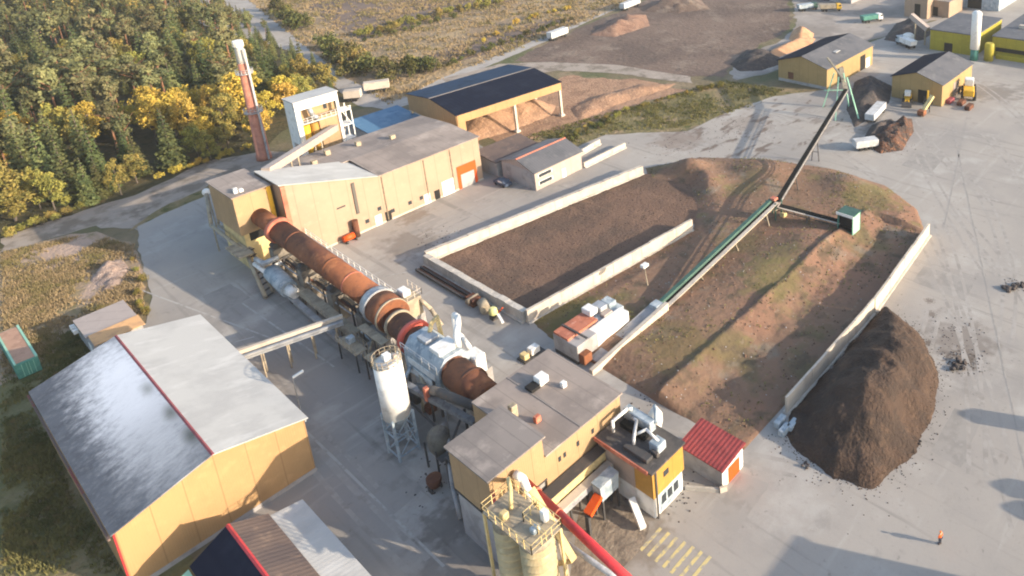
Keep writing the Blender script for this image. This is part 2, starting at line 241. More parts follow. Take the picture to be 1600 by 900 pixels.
# ------------------------------------------------------------------ mesh helpers
ORG = {}
def tag(o, label=None, cat=None, group=None, kind=None):
    if label: o['label'] = label
    if cat: o['category'] = cat
    if group: o['group'] = group
    if kind: o['kind'] = kind
    return o
def thing(name, loc, label, cat, group=None):
    o = bpy.data.objects.new(name, None); col.objects.link(o); o.location = loc; o.empty_display_size = .5
    ORG[o.name] = Vector(loc)
    return tag(o, label, cat, group)
def link(name, me, mat, parent=None):
    o = bpy.data.objects.new(name, me); col.objects.link(o)
    if mat: me.materials.append(M[mat] if isinstance(mat, str) else mat)
    if parent: o.parent = parent; ORG[o.name] = ORG[parent.name]
    return o
class MB:
    def __init__(self): self.v = []; self.f = []
    def add(self, vs, fs):
        n = len(self.v); self.v += [Vector(p) for p in vs]; self.f += [tuple(i + n for i in f) for f in fs]; return self
    def box(self, x0, x1, y0, y1, z0, z1):
        return self.add([(x0, y0, z0), (x1, y0, z0), (x1, y1, z0), (x0, y1, z0), (x0, y0, z1), (x1, y0, z1), (x1, y1, z1), (x0, y1, z1)],
                        [(3, 2, 1, 0), (4, 5, 6, 7), (0, 1, 5, 4), (1, 2, 6, 5), (2, 3, 7, 6), (3, 0, 4, 7)])
    def prism(self, poly, vec):
        n = len(poly); v = Vector(vec); a = [Vector(p) for p in poly]
        nrm = sum(((a[i] - a[0]).cross(a[(i + 1) % n] - a[0]) for i in range(n)), Vector())
        if nrm.dot(v) > 0: a = a[::-1]
        return self.add(a + [p + v for p in a], [tuple(range(n)), tuple(range(2 * n - 1, n - 1, -1))] + [((i + 1) % n, i, i + n, (i + 1) % n + n) for i in range(n)])
    def slab(self, quad, th):
        return self.prism(quad, (0, 0, th))
    def bar(self, p0, p1, w, h=None, up=(0, 0, 1)):
        p0 = Vector(p0); p1 = Vector(p1); h = h or w; d = (p1 - p0).normalized(); u = Vector(up)
        if abs(d.dot(u)) > .98: u = Vector((1, 0, 0))
        s = d.cross(u).normalized() * w / 2; t = s.cross(d).normalized() * h / 2
        return self.prism([p0 - s - t, p0 + s - t, p0 + s + t, p0 - s + t], p1 - p0)
    def tube(self, p0, p1, r0, r1=None, n=16, cap=True):
        p0 = Vector(p0); p1 = Vector(p1); r1 = r0 if r1 is None else r1; d = (p1 - p0).normalized()
        a = d.orthogonal().normalized(); b = d.cross(a)
        vs = [p0 + (a * math.cos(2 * math.pi * i / n) + b * math.sin(2 * math.pi * i / n)) * r0 for i in range(n)] + [p1 + (a * math.cos(2 * math.pi * i / n) + b * math.sin(2 * math.pi * i / n)) * r1 for i in range(n)]
        fs = [(i, (i + 1) % n, (i + 1) % n + n, i + n) for i in range(n)]
        if cap: fs += [tuple(range(n - 1, -1, -1)), tuple(range(n, 2 * n))]
        return self.add(vs, fs)
    def path(self, pts, r, n=10):
        for a, b in zip(pts, pts[1:]): self.tube(a, b, r, r, n)
        for p in pts[1:-1]: self.ball(p, r * 1.02, 8, 5)
        return self
    def ball(self, c, r, n=12, m=8, sz=1.0):
        c = Vector(c); vs = [c + Vector((0, 0, -r * sz))]; fs = []
        for j in range(1, m):
            ph = -math.pi / 2 + math.pi * j / m
            for i in range(n): vs.append(c + Vector((r * math.cos(ph) * math.cos(2 * math.pi * i / n), r * math.cos(ph) * math.sin(2 * math.pi * i / n), r * sz * math.sin(ph))))
        vs.append(c + Vector((0, 0, r * sz))); k = len(vs) - 1
        for i in range(n): fs.append((0, 1 + (i + 1) % n, 1 + i)); fs.append((k, k - n + i, k - n + (i + 1) % n))
        for j in range(m - 2):
            for i in range(n): a = 1 + j * n + i; b = 1 + j * n + (i + 1) % n; fs.append((a, b, b + n, a + n))
        return self.add(vs, fs)
    def lathe(self, c, prof, n=24):
        """prof: (radius, z) from the bottom up, about a vertical axis through c"""
        c = Vector(c); vs = []; fs = []
        for r, z in prof: vs += [c + Vector((r * math.cos(2 * math.pi * i / n), r * math.sin(2 * math.pi * i / n), z)) for i in range(n)]
        for j in range(len(prof) - 1):
            for i in range(n): a = j * n + i; b = j * n + (i + 1) % n; fs.append((a, b, b + n, a + n))
        fs.append(tuple(range(n - 1, -1, -1))); fs.append(tuple(range((len(prof) - 1) * n, len(prof) * n)))
        return self.add(vs, fs)
    def build(self, name, mat, parent=None, smooth=False, bevel=0):
        me = bpy.data.meshes.new(name); o0 = ORG[parent.name] if parent else Vector()
        me.from_pydata([tuple(p - o0) for p in self.v], [], self.f)
        if bevel:
            bm = bmesh.new(); bm.from_mesh(me); bmesh.ops.bevel(bm, geom=[e for e in bm.edges if len(e.link_faces) == 2 and e.calc_face_angle(0) > .6], offset=bevel, segments=1, affect='EDGES'); bm.to_mesh(me); bm.free()
        if smooth:
            me.polygons.foreach_set('use_smooth', [len(p.vertices) == 4 for p in me.polygons])
        me.update()
        return link(name, me, mat, parent)
def rail(m, pts):
    for a, b in zip(pts, pts[1:]):
        a = Vector(a); b = Vector(b); n = max(2, int((b - a).length / 1.0))
        for dz in (.55, 1.1): m.bar(a + Vector((0, 0, dz)), b + Vector((0, 0, dz)), .05)
        for k in range(n + 1): p = a.lerp(b, k / n); m.bar(p, p + Vector((0, 0, 1.1)), .07)
def copy_tree(o, parent=None):
    c = o.copy(); col.objects.link(c)
    if parent: c.parent = parent
    for ch in o.children: copy_tree(ch, c)
    return c
def single(mb, name, mat, label, cat, group=None, smooth=False, bevel=0):
    return tag(mb.build(name, mat, None, smooth, bevel), label, cat, group)

def poly_sd(P, poly):
    """signed distance (inside > 0) of points P (n,2) to polygon"""
    poly = np.asarray(poly, float); a = poly; b = np.roll(poly, -1, 0)
    d = np.full(len(P), 1e9); ins = np.zeros(len(P), bool)
    for p, q in zip(a, b):
        e = q - p; w = P - p; t = np.clip((w @ e) / (e @ e + 1e-12), 0, 1)
        d = np.minimum(d, np.hypot(*(w - t[:, None] * e).T))
        c = ((p[1] > P[:, 1]) != (q[1] > P[:, 1]))
        xs = p[0] + (P[:, 1] - p[1]) * (q[0] - p[0]) / (q[1] - p[1] + 1e-12)
        ins ^= c & (P[:, 0] < xs)
    return np.where(ins, d, -d)
def fbm(x, y, s, seed=0): return mnoise.fractal(Vector((x * s + seed * 13.1, y * s - seed * 7.7, seed * 3.3)), 1.0, 2.0, 4)
def sheet(name, poly, z, mat, jit=0.0, step=2.0, kind='structure'):
    pts = []
    for i in range(len(poly)):
        p = Vector(poly[i]); q = Vector(poly[(i + 1) % len(poly)]); L = (q - p).length; n = max(1, int(L / step)) if jit else 1
        nr = Vector((-(q - p).y, (q - p).x)).normalized()
        for k in range(n):
            w = p.lerp(q, k / n)
            if jit: w = w + nr * jit * (fbm(w.x, w.y, .18, 1) + .6 * fbm(w.x, w.y, .7, 2))
            pts.append(w)
    me = bpy.data.meshes.new(name)
    tris = tessellate_polygon([[p.to_3d() for p in pts]])
    me.from_pydata([(p.x, p.y, z) for p in pts], [], [tuple(t) for t in tris])
    bm = bmesh.new(); bm.from_mesh(me)
    for f in bm.faces:
        f.normal_update()
        if f.normal.z < 0: f.normal_flip()
    bm.to_mesh(me); bm.free()
    o = link(name, me, mat); o['kind'] = kind; return o
def field(name, poly, hf, res, mat, label=None, cat=None, kind=None, group=None, smooth=True):
    """a heap or bank: height field hf(signed distance, x, y) over a polygon, running under the ground at its rim"""
    P = np.array(poly); x0, y0 = P.min(0) - res * 3; x1, y1 = P.max(0) + res * 3
    nx = int((x1 - x0) / res) + 1; ny = int((y1 - y0) / res) + 1
    X, Y = np.meshgrid(np.linspace(x0, x1, nx), np.linspace(y0, y1, ny), indexing='ij')
    pts = np.stack([X.ravel(), Y.ravel()], 1); sd_ = poly_sd(pts, poly)
    Z = np.array([max(-.4, hf(d, x, y)) if d > -res * 3 else -.4 for d, (x, y) in zip(sd_, pts)])
    keep = Z > -.39; idx = np.arange(nx * ny).reshape(nx, ny); fs = []
    for i in range(nx - 1):
        for j in range(ny - 1):
            q = (idx[i, j], idx[i + 1, j], idx[i + 1, j + 1], idx[i, j + 1])
            if any(keep[k] for k in q): fs.append(tuple(int(k) for k in q))
    used = sorted({k for f in fs for k in f}); mp = {k: n for n, k in enumerate(used)}
    me = bpy.data.meshes.new(name); me.from_pydata([(pts[k][0], pts[k][1], Z[k]) for k in used], [], [tuple(mp[k] for k in f) for f in fs])
    if smooth: me.polygons.foreach_set('use_smooth', [True] * len(me.polygons))
    return tag(link(name, me, mat), label, cat, group, kind)

# ------------------------------------------------------------------ ground
gm = MB(); gm.add([(-2500, -2500, -.05), (2500, -2500, -.05), (2500, 2500, -.05), (-2500, 2500, -.05)], [(0, 1, 2, 3)]).build('ground', 'earth')['kind'] = 'structure'
FOREST = GP([(0, 385), (60, 365), (110, 345), (200, 310), (330, 262), (400, 238), (450, 200), (500, 165), (560, 158), (590, 158), (545, 130), (468, 72), (368, 0)]) + [(100, 560), (-80, 640), (-180, 400), (-60, 190)]
sheet('forest_ground', FOREST, -.040, 'forestfloor', 1.5)
MEADOW = GP([(385, 0), (480, 78), (545, 128), (610, 165), (640, 150), (680, 128), (850, 62), (1000, 0)]) + [(240, 330), (330, 520), (140, 640), (100, 560)]
sheet('meadow', MEADOW, -.041, 'meadow', .6)
sheet('tilled_field', GP([(560, 62), (690, 25), (800, 2)]) + [(215, 400), (180, 430)] + GP([(470, 0), (520, 40)]), -.030, 'tilled', 2.0)
sheet('tilled_field', GP([(640, 100), (760, 55), (880, 25), (900, 35), (780, 75), (680, 112)]), -.029, 'tilled', 2.5)
sheet('peat_yard', GP([(800, 96), (850, 70), (900, 45), (985, 12), (1010, 0)]) + [(300, 225)] + GP([(1230, 0), (1235, 45), (1190, 70), (1150, 95), (1130, 118), (1060, 118), (930, 100), (860, 98)]), -.020, 'peatyard', 1.5)
sheet('verge', GP([(735, 240), (880, 195), (1010, 160), (1130, 125), (1230, 140), (1290, 148), (1180, 170), (1060, 205), (960, 210), (900, 235), (860, 240), (800, 262)]), -.022, 'verge', 1.6)
sheet('chip_yard', GP([(745, 215), (800, 165), (885, 118), (1000, 125), (1080, 140), (1000, 160), (930, 190), (880, 205), (800, 225)]), -.012, 'chips', 1.5)
sheet('left_meadow', GP([(0, 392), (110, 366), (150, 362), (215, 380), (228, 440), (232, 485), (205, 520), (110, 520), (60, 570), (0, 600)]) + [(-30, 130), (-30, 190)], -.024, 'drygrass', .9)
sheet('rough_grass', GP([(0, 560), (110, 505), (150, 520), (215, 520), (300, 880)]) + [(24, 40), (-40, 30), (-60, 150)], -.028, 'darkgrass', .9)
sheet('shaded_verge', GP([(196, 362), (250, 326), (330, 288), (322, 306), (258, 334), (214, 356)]), -.010, 'verge', .5)
sheet('dirt_track', GP([(0, 372), (110, 335), (210, 305), (330, 250), (410, 236), (470, 240), (520, 235), (330, 330), (215, 362), (150, 352), (60, 378), (0, 400)]), -.016, 'track', .8)
YARD = GP([(213, 384), (214, 354), (255, 334), (318, 308), (328, 292), (410, 268), (470, 232), (560, 190), (640, 172), (720, 170), (760, 240), (800, 255), (870, 250), (912, 225), (945, 210), (1075, 205), (1130, 178), (1210, 150), (1290, 140), (1320, 120), (1330, 75)]) \
    + [(330, 90), (360, -120), (20, -120), (8, 20), (20, 60), (12, 90), (14, 126)] + GP([(226, 505), (236, 475), (228, 430)])
sheet('yard', YARD, 0.0, 'yard', .5)
sheet('far_yard', GP([(1225, 60), (1245, 40), (1240, 0)]) + [(360, 210), (420, 60), (330, 90)] + GP([(1335, 72), (1290, 100), (1215, 110), (1150, 125), (1140, 112), (1190, 75)]), -.006, 'faryard', 1.5)
sheet('road', GP([(374, 0), (388, 0), (470, 66), (545, 125), (612, 158), (640, 148), (690, 122), (850, 57), (985, 4), (1000, 0)]) + [(242, 330), (236, 332)] + GP([(992, 0), (850, 66), (700, 130), (655, 158), (610, 172), (560, 165), (525, 137), (452, 80)]) + [(100, 560), (94, 560)], .006, 'road', .5)
sheet('side_track', GP([(780, 100), (850, 97), (960, 101), (1080, 120), (1082, 130), (960, 114), (870, 110), (700, 135), (690, 124)]), .012, 'track', .6)
for k in range(7):
    y0 = 45.0 - k * 1.05
    sheet('painted_line', [(40.4, y0), (43.6 + .1 * k, y0), (43.6 + .1 * k, y0 - .38), (40.4, y0 - .38)], .012, 'paint')
sheet('bare_ground', GP([(905, 800), (960, 760), (1010, 820), (1000, 860), (960, 900), (890, 900)]), .006, pm('bare_ground', (.27, .215, .16), [((.17, .135, .105), .5, .44, .62), ((.34, .28, .215), 1.2, .54, .72)], rough=1, bump=(2, .6, .2)), .5, 1.0)

# tyre marks and slab joints on the yard
M['tyremark'] = pm('tyre_mark', (.32, .292, .262), [((.27, .245, .22), .25, .48, .62), ((.35, .32, .29), .6, .46, .6)], rough=.9)
M['crack'] = pm('sealed_crack', (.29, .265, .24), [((.34, .31, .28), .5, .46, .58)], rough=.9)
M['joint'] = pm('slab_joint', (.40, .375, .345), [((.30, .28, .255), .6, .46, .60)], rough=.9)
def strip(name, pts, w, z, mat):
    L_ = []; R_ = []
    for i, p in enumerate(pts):
        d = (pts[min(i + 1, len(pts) - 1)] - pts[max(i - 1, 0)]).normalized(); n = Vector((-d.y, d.x)); ww = w * (.5 + .12 * fbm(p.x, p.y, .8, 15))
        L_.append((p + n * ww).to_3d() + Vector((0, 0, z))); R_.append((p - n * ww).to_3d() + Vector((0, 0, z)))
    m = MB(); m.add(L_ + R_[::-1], []); k = len(pts); me = bpy.data.meshes.new(name)
    me.from_pydata([tuple(p) for p in m.v], [], [(i, 2 * k - 1 - i, 2 * k - 2 - i, i + 1) for i in range(k - 1)]); o = link(name, me, mat); o['kind'] = 'structure'
for i, (x0, y0, ang, ln, cv) in enumerate(((70, 20, 20, 60, .004), (66, 14, 28, 70, .003), (84, 8, 34, 60, .004), (95, 25, 12, 50, .009), (110, 32, 40, 50, -.002), (120, 20, 30, 60, .003), (135, 40, 52, 50, -.006), (58, 33, -8, 40, .012), (62, 122, 3, 40, -.002), (64, 126, -4, 30, .004), (130, 60, 60, 50, .004), (150, 30, 25, 70, .006), (52, 60, -80, 26, .01), (27, 75, 88, 40, .003), (25.5, 62, 92, 36, -.004))):
    for off in (-.95, .95):
        a = R(ang); p = Vector((x0, y0)) + Vector((-math.sin(a), math.cos(a))) * off; pts = []
        for k in range(int(ln / 2)): pts.append(p.copy()); p = p + Vector((math.cos(a), math.sin(a))) * 2; a += cv * 2
        strip('tyre_mark', pts, .55, .004 + .0006 * i, 'tyremark')
for (a, b) in (((12.5, 126), (31, 117)), ((26, 116), (40, 110)), ((24, 150), (33, 112)), ((27, 108), (27, 60)), ((33.5, 128), (35, 100)), ((48, 118), (57, 112))):
    a = Vector(a); b = Vector(b); n = int((b - a).length / 1.5); strip('slab_joint', [a.lerp(b, k / n) for k in range(n + 1)], .28, .016, 'joint')

M['patch'] = pm('asphalt_patch', (.305, .28, .253), [((.26, .24, .218), .4, .44, .62), ((.31, .285, .26), 1.2, .52, .68)], rough=.9)
for i, (x, y, w, d) in enumerate(((70, 22, 9, 4), (101, 33, 6, 9), (118, 20, 12, 5), (62, 124, 7, 5), (27, 70, 4, 9), (30, 128, 5, 8), (48, 38, 7, 4), (140, 55, 10, 7), (84, 117, 10, 3))):
    sheet('yard_patch', [(x, y), (x + w, y + .6), (x + w - .4, y + d), (x + .3, y + d - .3)], .0035, 'patch', .15, .7)
for i, (a, b) in enumerate((((66, 12), (170, 62)), ((120, 44), (175, 60)), ((130, 44), (140, 2)))):
    a = Vector(a); b = Vector(b); n = int((b - a).length / 2); strip('slab_joint', [a.lerp(b, k / n) + Vector((fbm(k, i, .3, 5), fbm(k, i, .3, 6))) * .15 for k in range(n + 1)], .22, .0142, 'crack')

# peat pad and spoil bank
def pad_h(d, x, y):
    return min(.22, d * .25) + .10 * fbm(x, y, .25, 4) + .05 * fbm(x, y, .9, 5) if d > 0 else d
PAD = [(58.6, 86.3), (93.5, 82.6), (104, 85), (111, 92), (113, 101), (106, 105.5), (58.8, 113.2)]
field('peat_bed', PAD, pad_h, .6, 'peat', kind='structure')
BANK = [(57.2, 66.8), (57, 58), (57.2, 43.9), (64.3, 43.9), (91, 43.9), (116.4, 46), (124, 51), (129.5, 60), (130.5, 73), (126.5, 88), (119, 101), (108, 107.5), (104.5, 103), (107, 94), (100, 86.5), (93.2, 81.4), (70, 83.6), (58.3, 84.8), (57.5, 80)]
HEAPS = [(111, 97, 6, 2.6), (100, 60, 9, 1.3), (91, 63, 8, .7), (118, 84, 9, 1.6), (108, 90, 6, 1.6), (84, 63, 8, .5), (124, 66, 7, 1.2), (72, 63, 8, .5)]
def bank_h(d, x, y):
    if d <= 0: return d * .8
    h = min(1.0, .12 + d * .22)
    if y < 58 and x < 117: h = min(1.5, .1 + .28 * max(0, y - 53)) + .35 * fbm(x, y, .12, 6) * min(1, d / 4) + .22 * fbm(x, y, .5, 7) * min(1, d / 2)
    for hx, hy, r, a in HEAPS:
        h += a * math.exp(-((x - hx) ** 2 + (y - hy) ** 2) / (r * r * .5)) * min(1, d / 3)
    if y < 57 and x < 116: h = min(h, .15 + max(0, y - 52) * .3 + .1 * fbm(x, y, .5, 7) + .25)
    return max(h, .03)
field('spoil_bank', BANK, bank_h, .5, 'bank', kind='structure')
def bank_z(x, y): return bank_h(float(poly_sd(np.array([[x, y]]), BANK)[0]), x, y)

# ------------------------------------------------------------------ buildings
def rect_part(mb, plane, a0, a1, z0, z1, at, th=.08, out=-1):
    """thin box on a wall: plane 'y' -> wall at y=at facing out"""
    lo, hi = sorted((at + out * .003, at + out * (th + .003)))
    return mb.box(a0, a1, lo, hi, z0, z1) if plane == 'y' else mb.box(lo, hi, a0, a1, z0, z1)
def gable_parts(root, x0, x1, y0, y1, eave, ridge, axis, wall, roofs, oh=.35, th=.14, rx=None, cap=None):
    if axis == 'y':
        rx = (x0 + x1) / 2 if rx is None else rx
        MB().prism([(x0, y0, 0), (x1, y0, 0), (x1, y0, eave), (rx, y0, ridge), (x0, y0, eave)], (0, y1 - y0, 0)).build('wall', wall, root)
        s0 = (ridge - eave) / (rx - x0); s1 = (ridge - eave) / (x1 - rx); e = .012
        MB().slab([(x0 - oh, y0 - oh, eave - oh * s0 + e), (rx - .003, y0 - oh, ridge + e), (rx - .003, y1 + oh, ridge + e), (x0 - oh, y1 + oh, eave - oh * s0 + e)], th).build('roof', roofs[0], root)
        MB().slab([(rx + .003, y0 - oh, ridge + e), (x1 + oh, y0 - oh, eave - oh * s1 + e), (x1 + oh, y1 + oh, eave - oh * s1 + e), (rx + .003, y1 + oh, ridge + e)], th).build('roof', roofs[1], root)
        if cap: MB().prism([(rx - .2, y0 - oh - .02, ridge + th - .05), (rx + .2, y0 - oh - .02, ridge + th - .05), (rx, y0 - oh - .02, ridge + th + .08)], (0, y1 - y0 + 2 * oh + .04, 0)).build('ridge_cap', cap, root)
    else:
        ry = (y0 + y1) / 2 if rx is None else rx
        MB().prism([(x0, y0, 0), (x0, y1, 0), (x0, y1, eave), (x0, ry, ridge), (x0, y0, eave)], (x1 - x0, 0, 0)).build('wall', wall, root)
        s0 = (ridge - eave) / (ry - y0); s1 = (ridge - eave) / (y1 - ry); e = .012
        MB().slab([(x0 - oh, y0 - oh, eave - oh * s0 + e), (x1 + oh, y0 - oh, eave - oh * s0 + e), (x1 + oh, ry - .003, ridge + e), (x0 - oh, ry - .003, ridge + e)], th).build('roof', roofs[0], root)
        MB().slab([(x0 - oh, ry + .003, ridge + e), (x1 + oh, ry + .003, ridge + e), (x1 + oh, y1 + oh, eave - oh * s1 + e), (x0 - oh, y1 + oh, eave - oh * s1 + e)], th).build('roof', roofs[1], root)
        if cap: MB().prism([(x0 - oh - .02, ry - .3, ridge + th - .05), (x0 - oh - .02, ry + .3, ridge + th - .05), (x0 - oh - .02, ry, ridge + th + .14)], (x1 - x0 + 2 * oh + .04, 0, 0)).build('ridge_cap', cap, root)

# --- storage shed
t = thing('storage_shed', (15.6, 83, 0), 'large yellow gabled shed with pale right roof slope and frost streaked dark left slope', 'shed')
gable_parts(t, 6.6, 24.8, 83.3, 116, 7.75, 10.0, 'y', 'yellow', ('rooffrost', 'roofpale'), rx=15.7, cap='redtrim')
MB().box(6.45, 6.62, 83.2, 83.5, 0, 7.5).build('corner_trim', 'red', t)
rect_part(MB(), 'y', 6.7, 24.9, 0, .55, 83.3, .06).build('plinth', 'greywall', t)
MB().box(24.83, 25.0, 83.2, 116, 7.28, 7.50).build('gutter', 'steel', t)
MB().box(6.0, 6.22, 83, 116.2, 7.30, 7.52).build('gutter', pm('brown_gutter', (.16, .11, .095), [((.25, .07, .06), .4, .5, .6)]), t)
l = thing('floodlight_mast', (27.4, 92.4, 0), 'thin floodlight pole with white lamp head beside the large yellow shed', 'lamp post')
MB().tube((27.4, 92.4, 0), (27.4, 92.4, 7.2), .09, .06, 8).build('pole', 'steel', l)
MB().bar((27.4, 92.4, 7.2), (28.6, 92.0, 7.6), .35, .25).build('lamp_head', 'white', l, bevel=.04)

# --- low brown shed at the bottom
t = thing('low_shed', (14.2, 58, 0), 'low brown roofed shed with red ridge and white lean to, cut by the bottom edge', 'shed')
gable_parts(t, 10.6, 17.4, 38, 76.6, 4.3, 6.0, 'y', 'yellow', ('roofnavy', 'roofbrown'), rx=14.1, oh=.25, cap='red')  # navy on the left slope paints the shadowed half of the brown roof
MB().box(17.65, 20.6, 38, 76.4, 0, 3.2).build('lean_to_wall', 'greywall', t)
MB().slab([(17.62, 37.8, 4.0), (20.9, 37.8, 3.35), (20.9, 76.7, 3.35), (17.62, 76.7, 4.0)], .12).build('lean_to_roof', 'roofpale', t)
MB().slab([(8.2, 70.5, 3.2), (10.2, 70.5, 3.9), (10.2, 76.9, 3.9), (8.2, 76.9, 3.2)], .12).build('canopy_roof', 'palegreen', t)
for yy in (70.8, 76.6): MB().tube((8.4, yy, 0), (8.4, yy, 3.25), .08, .08, 8).build('canopy_post', 'steel', t)

# --- hut and container on the left
t = thing('site_hut', (17.6, 134.5, 0), 'small flat roofed beige hut with peach end wall behind the large yellow shed', 'hut')
MB().box(14.8, 20.8, 129.5, 139.2, 0, 3.0).build('wall', 'greywall', t)
MB().box(14.6, 21.0, 132.5, 139.4, 3.003, 3.25).build('roof', 'pink', t)
MB().slab([(14.9, 129.3, 3.0), (21.1, 129.3, 3.0), (21.1, 132.49, 3.25), (14.9, 132.49, 3.25)], .12).build('porch_roof', pm('peach_panel', (.62, .36, .17), [((.5, .29, .15), .8, .45, .65)]), t)
w = rect_part(MB(), 'x', 131.0, 132.6, .9, 2.3, 14.8, .06).build('window', 'white', t)
for k in range(3): MB().box(14.0, 14.6, 136.8 + k * .9, 137.4 + k * .9, 2.2, 2.8).build('vent_box', 'white', t)
t = thing('shipping_container', (8, 140, 0), 'teal green shipping container with rusty pink roof on the rough grass', 'container')
MB().box(6.8, 9.4, 134.6, 146.6, .12, 2.5).build('body', 'teal', t, bevel=.04)
MB().box(7.05, 9.1, 134.9, 146.3, 2.505, 2.56).build('roof', 'rusttop', t)
MB().box(9.12, 9.4, 134.6, 146.6, 2.505, 2.62).build('top_rail', 'palegreen', t)
MB().box(6.8, 7.04, 134.6, 146.6, 2.505, 2.62).build('top_rail', 'palegreen', t)
for sx in (6.95, 8.15): rect_part(MB(), 'y', sx, sx + 1.1, .25, 2.35, 134.6, .05).build('door', 'teal', t)
for sx in (7.5, 8.0, 8.3, 8.8): MB().tube((sx, 134.5, .3), (sx, 134.5, 2.3), .03, .03, 6).build('lock_bar', 'palegreen', t)

# --- kiln hall
t = thing('kiln_hall', (66, 140, 0), 'long cream kiln hall with weathered flat roof and raised wedge at its left end', 'hall')
MB().prism([(44.5, 133.5, 0), (84, 133.5, 0), (84, 133.5, 9.9), (61.5, 133.5, 9.9), (44.5, 133.5, 15.1)], (0, 10.5, 0)).build('wall', 'cream', t)
MB().prism([(50.5, 144.003, 0), (84, 144.003, 0), (84, 144.003, 9.8), (50.5, 144.003, 9.8)], (0, 11.5, 0)).build('rear_wall', 'cream', t)
MB().slab([(61.4, 133.15, 9.95), (84.3, 133.15, 9.95), (84.3, 144.0, 10.5), (61.4, 144.0, 10.5)], .16).build('roof', 'rooftan', t)
MB().slab([(50.3, 144.01, 10.5), (84.3, 144.01, 10.5), (84.3, 155.8, 9.9), (50.3, 155.8, 9.9)], .16).build('rear_roof', 'rooftan', t)
MB().slab([(44.2, 133.15, 15.22), (61.38, 133.15, 9.98), (61.38, 145.4, 9.98), (44.2, 143.2, 15.22)], .16).build('wedge_roof', 'roofpale', t)  # paler colour paints the stronger sun on this tilted slope
MB().box(44.45, 45.2, 133.2, 133.49, 0, 14.8).build('corner_duct', 'rustpink', t)
for xx in (62.1, 71.0, 77.0): rect_part(MB(), 'y', xx - .10, xx + .10, .3, 9.6, 133.5, .1).build('joint_strip', pm('joint_strip_%d' % int(xx), (.20, .155, .105), [((.12, .1, .08), 2, .48, .6)]), t)
rect_part(MB(), 'y', 56.3, 56.85, 4.2, 10.6, 133.5, .2).build('downpipe', pm('grey_downpipe', (.11, .10, .09)), t)
for xx, zz in ((55.0, 1.5), (57.6, 1.5), (62.8, 1.4), (66.5, 1.5), (69.0, 1.5), (60.3, 3.0)): rect_part(MB(), 'y', xx, xx + .75, zz, zz + .75, 133.5, .05).build('window', 'glass', t)
for xx in (59.5, 70.0): rect_part(MB(), 'y', xx, xx + 1.3, .05, 2.2, 133.5, .06).build('door', 'white', t)
for xx in (61.6, 72.3): rect_part(MB(), 'y', xx, xx + 1.2, .05, 2.1, 133.5, .06).build('door', 'dark', t)
rect_part(MB(), 'y', 74.2, 77.0, .05, 3.3, 133.5, .08).build('roller_door', 'white', t)
f = rect_part(MB(), 'y', 78.0, 82.6, .05, 5.2, 133.5, .10).build('gate_frame', 'orange', t)
rect_part(MB(), 'y', 78.7, 81.9, .05, 3.2, 133.39, .06).build('gate', 'greywall', f)
rect_part(MB(), 'y', 45.3, 84.1, 0, .35, 133.5, .05).build('plinth', 'palewall', t)
for xx, yy in ((56, 148), (60, 151), (66, 150), (72, 147)): MB().box(xx, xx + 1.0, yy, yy + .9, 10.2, 11.3).build('roof_vent', 'tansteel', t)
rect_part(MB(), 'y', 53.0, 54.6, 6.6, 6.9, 133.5, .06).build('wall_bracket', 'darksteel', t)
# orange thing against the hall
t = thing('oil_tank', (54.2, 131.8, 0), 'orange tank with grey end drum standing against the cream hall wall', 'tank')
MB().tube((52.6, 132.4, .9), (54.6, 132.4, .9), .6, .6, 16).build('vessel', 'orange', t, True)
MB().tube((55.3, 132.6, .2), (55.3, 132.6, 3.6), .55, .55, 14).build('drum', 'rustdark', t, True)
for xx in (52.9, 54.6): MB().box(xx, xx + .25, 131.6, 132.8, 0, .5).build('cradle', 'darksteel', t)

# --- annex (kiln inlet house)
t = thing('kiln_inlet_house', (43, 147, 0), 'pale yellow inlet house that the rusty kiln tube enters', 'building')
MB().box(38.0, 44.0, 136.3, 147.2, 7.4, 14.6).build('wall', 'paleyellow', t)
MB().box(38.6, 43.9, 137.0, 146.8, 0, 7.395).build('lower_wall', 'dustycream', t)
MB().box(37.75, 44.15, 136.05, 147.5, 14.603, 14.82).build('roof', 'rooftan', t)
rect_part(MB(), 'y', 43.3, 44.0, 7.4, 14.6, 136.3, .05).build('corner_panel', 'amber', t)  # amber strip paints the shaded side face of the hall wedge
rect_part(MB(), 'y', 39.4, 41.8, 5.6, 7.3, 137.0, .05).build('doorway', 'dark', t)
for xx, yy in ((38.8, 137.4), (39.6, 137.2), (39.1, 138.4)): MB().box(xx, xx + .6, yy, yy + .6, 14.823, 15.3).build('roof_vent', 'white', t)
# stair and gallery on its left flank
t = thing('access_stair', (37.5, 140, 0), 'dusty steel stair and duct running down the left flank of the inlet house', 'stair')
a = G(322, 300, 9); b = G(330, 352, 5.5); c = G(385, 395, 4.5); d = G(415, 465, .3)
MB().path([a, b, c, d], .32, 8).build('duct', 'tansteel', t, True)
MB().path([a + Vector((1.3, -.4, -.4)), b + Vector((1.2, .3, -.5)), c + Vector((1.1, 1, 0)), d + Vector((1.4, .6, 0))], .22, 8).build('handrail_tube', 'tansteel', t, True)
m = MB()
for k in range(9):
    p = c.lerp(d, k / 8); m.bar(p, p + Vector((1.4, .5, 0)), .4, .08)
m.build('treads', 'darksteel', t)
for p in (a, b, c): MB().tube((p.x + .2, p.y, 0), (p.x + .2, p.y, p.z), .12, .12, 8).build('support_post', 'tansteel', t)
MB().ball(a, .7, 12, 8).build('elbow', 'white', t, True)
MB().box(36.2, 38.5, 134, 139.8, 4.6, 4.9).build('platform', 'tansteel', t)

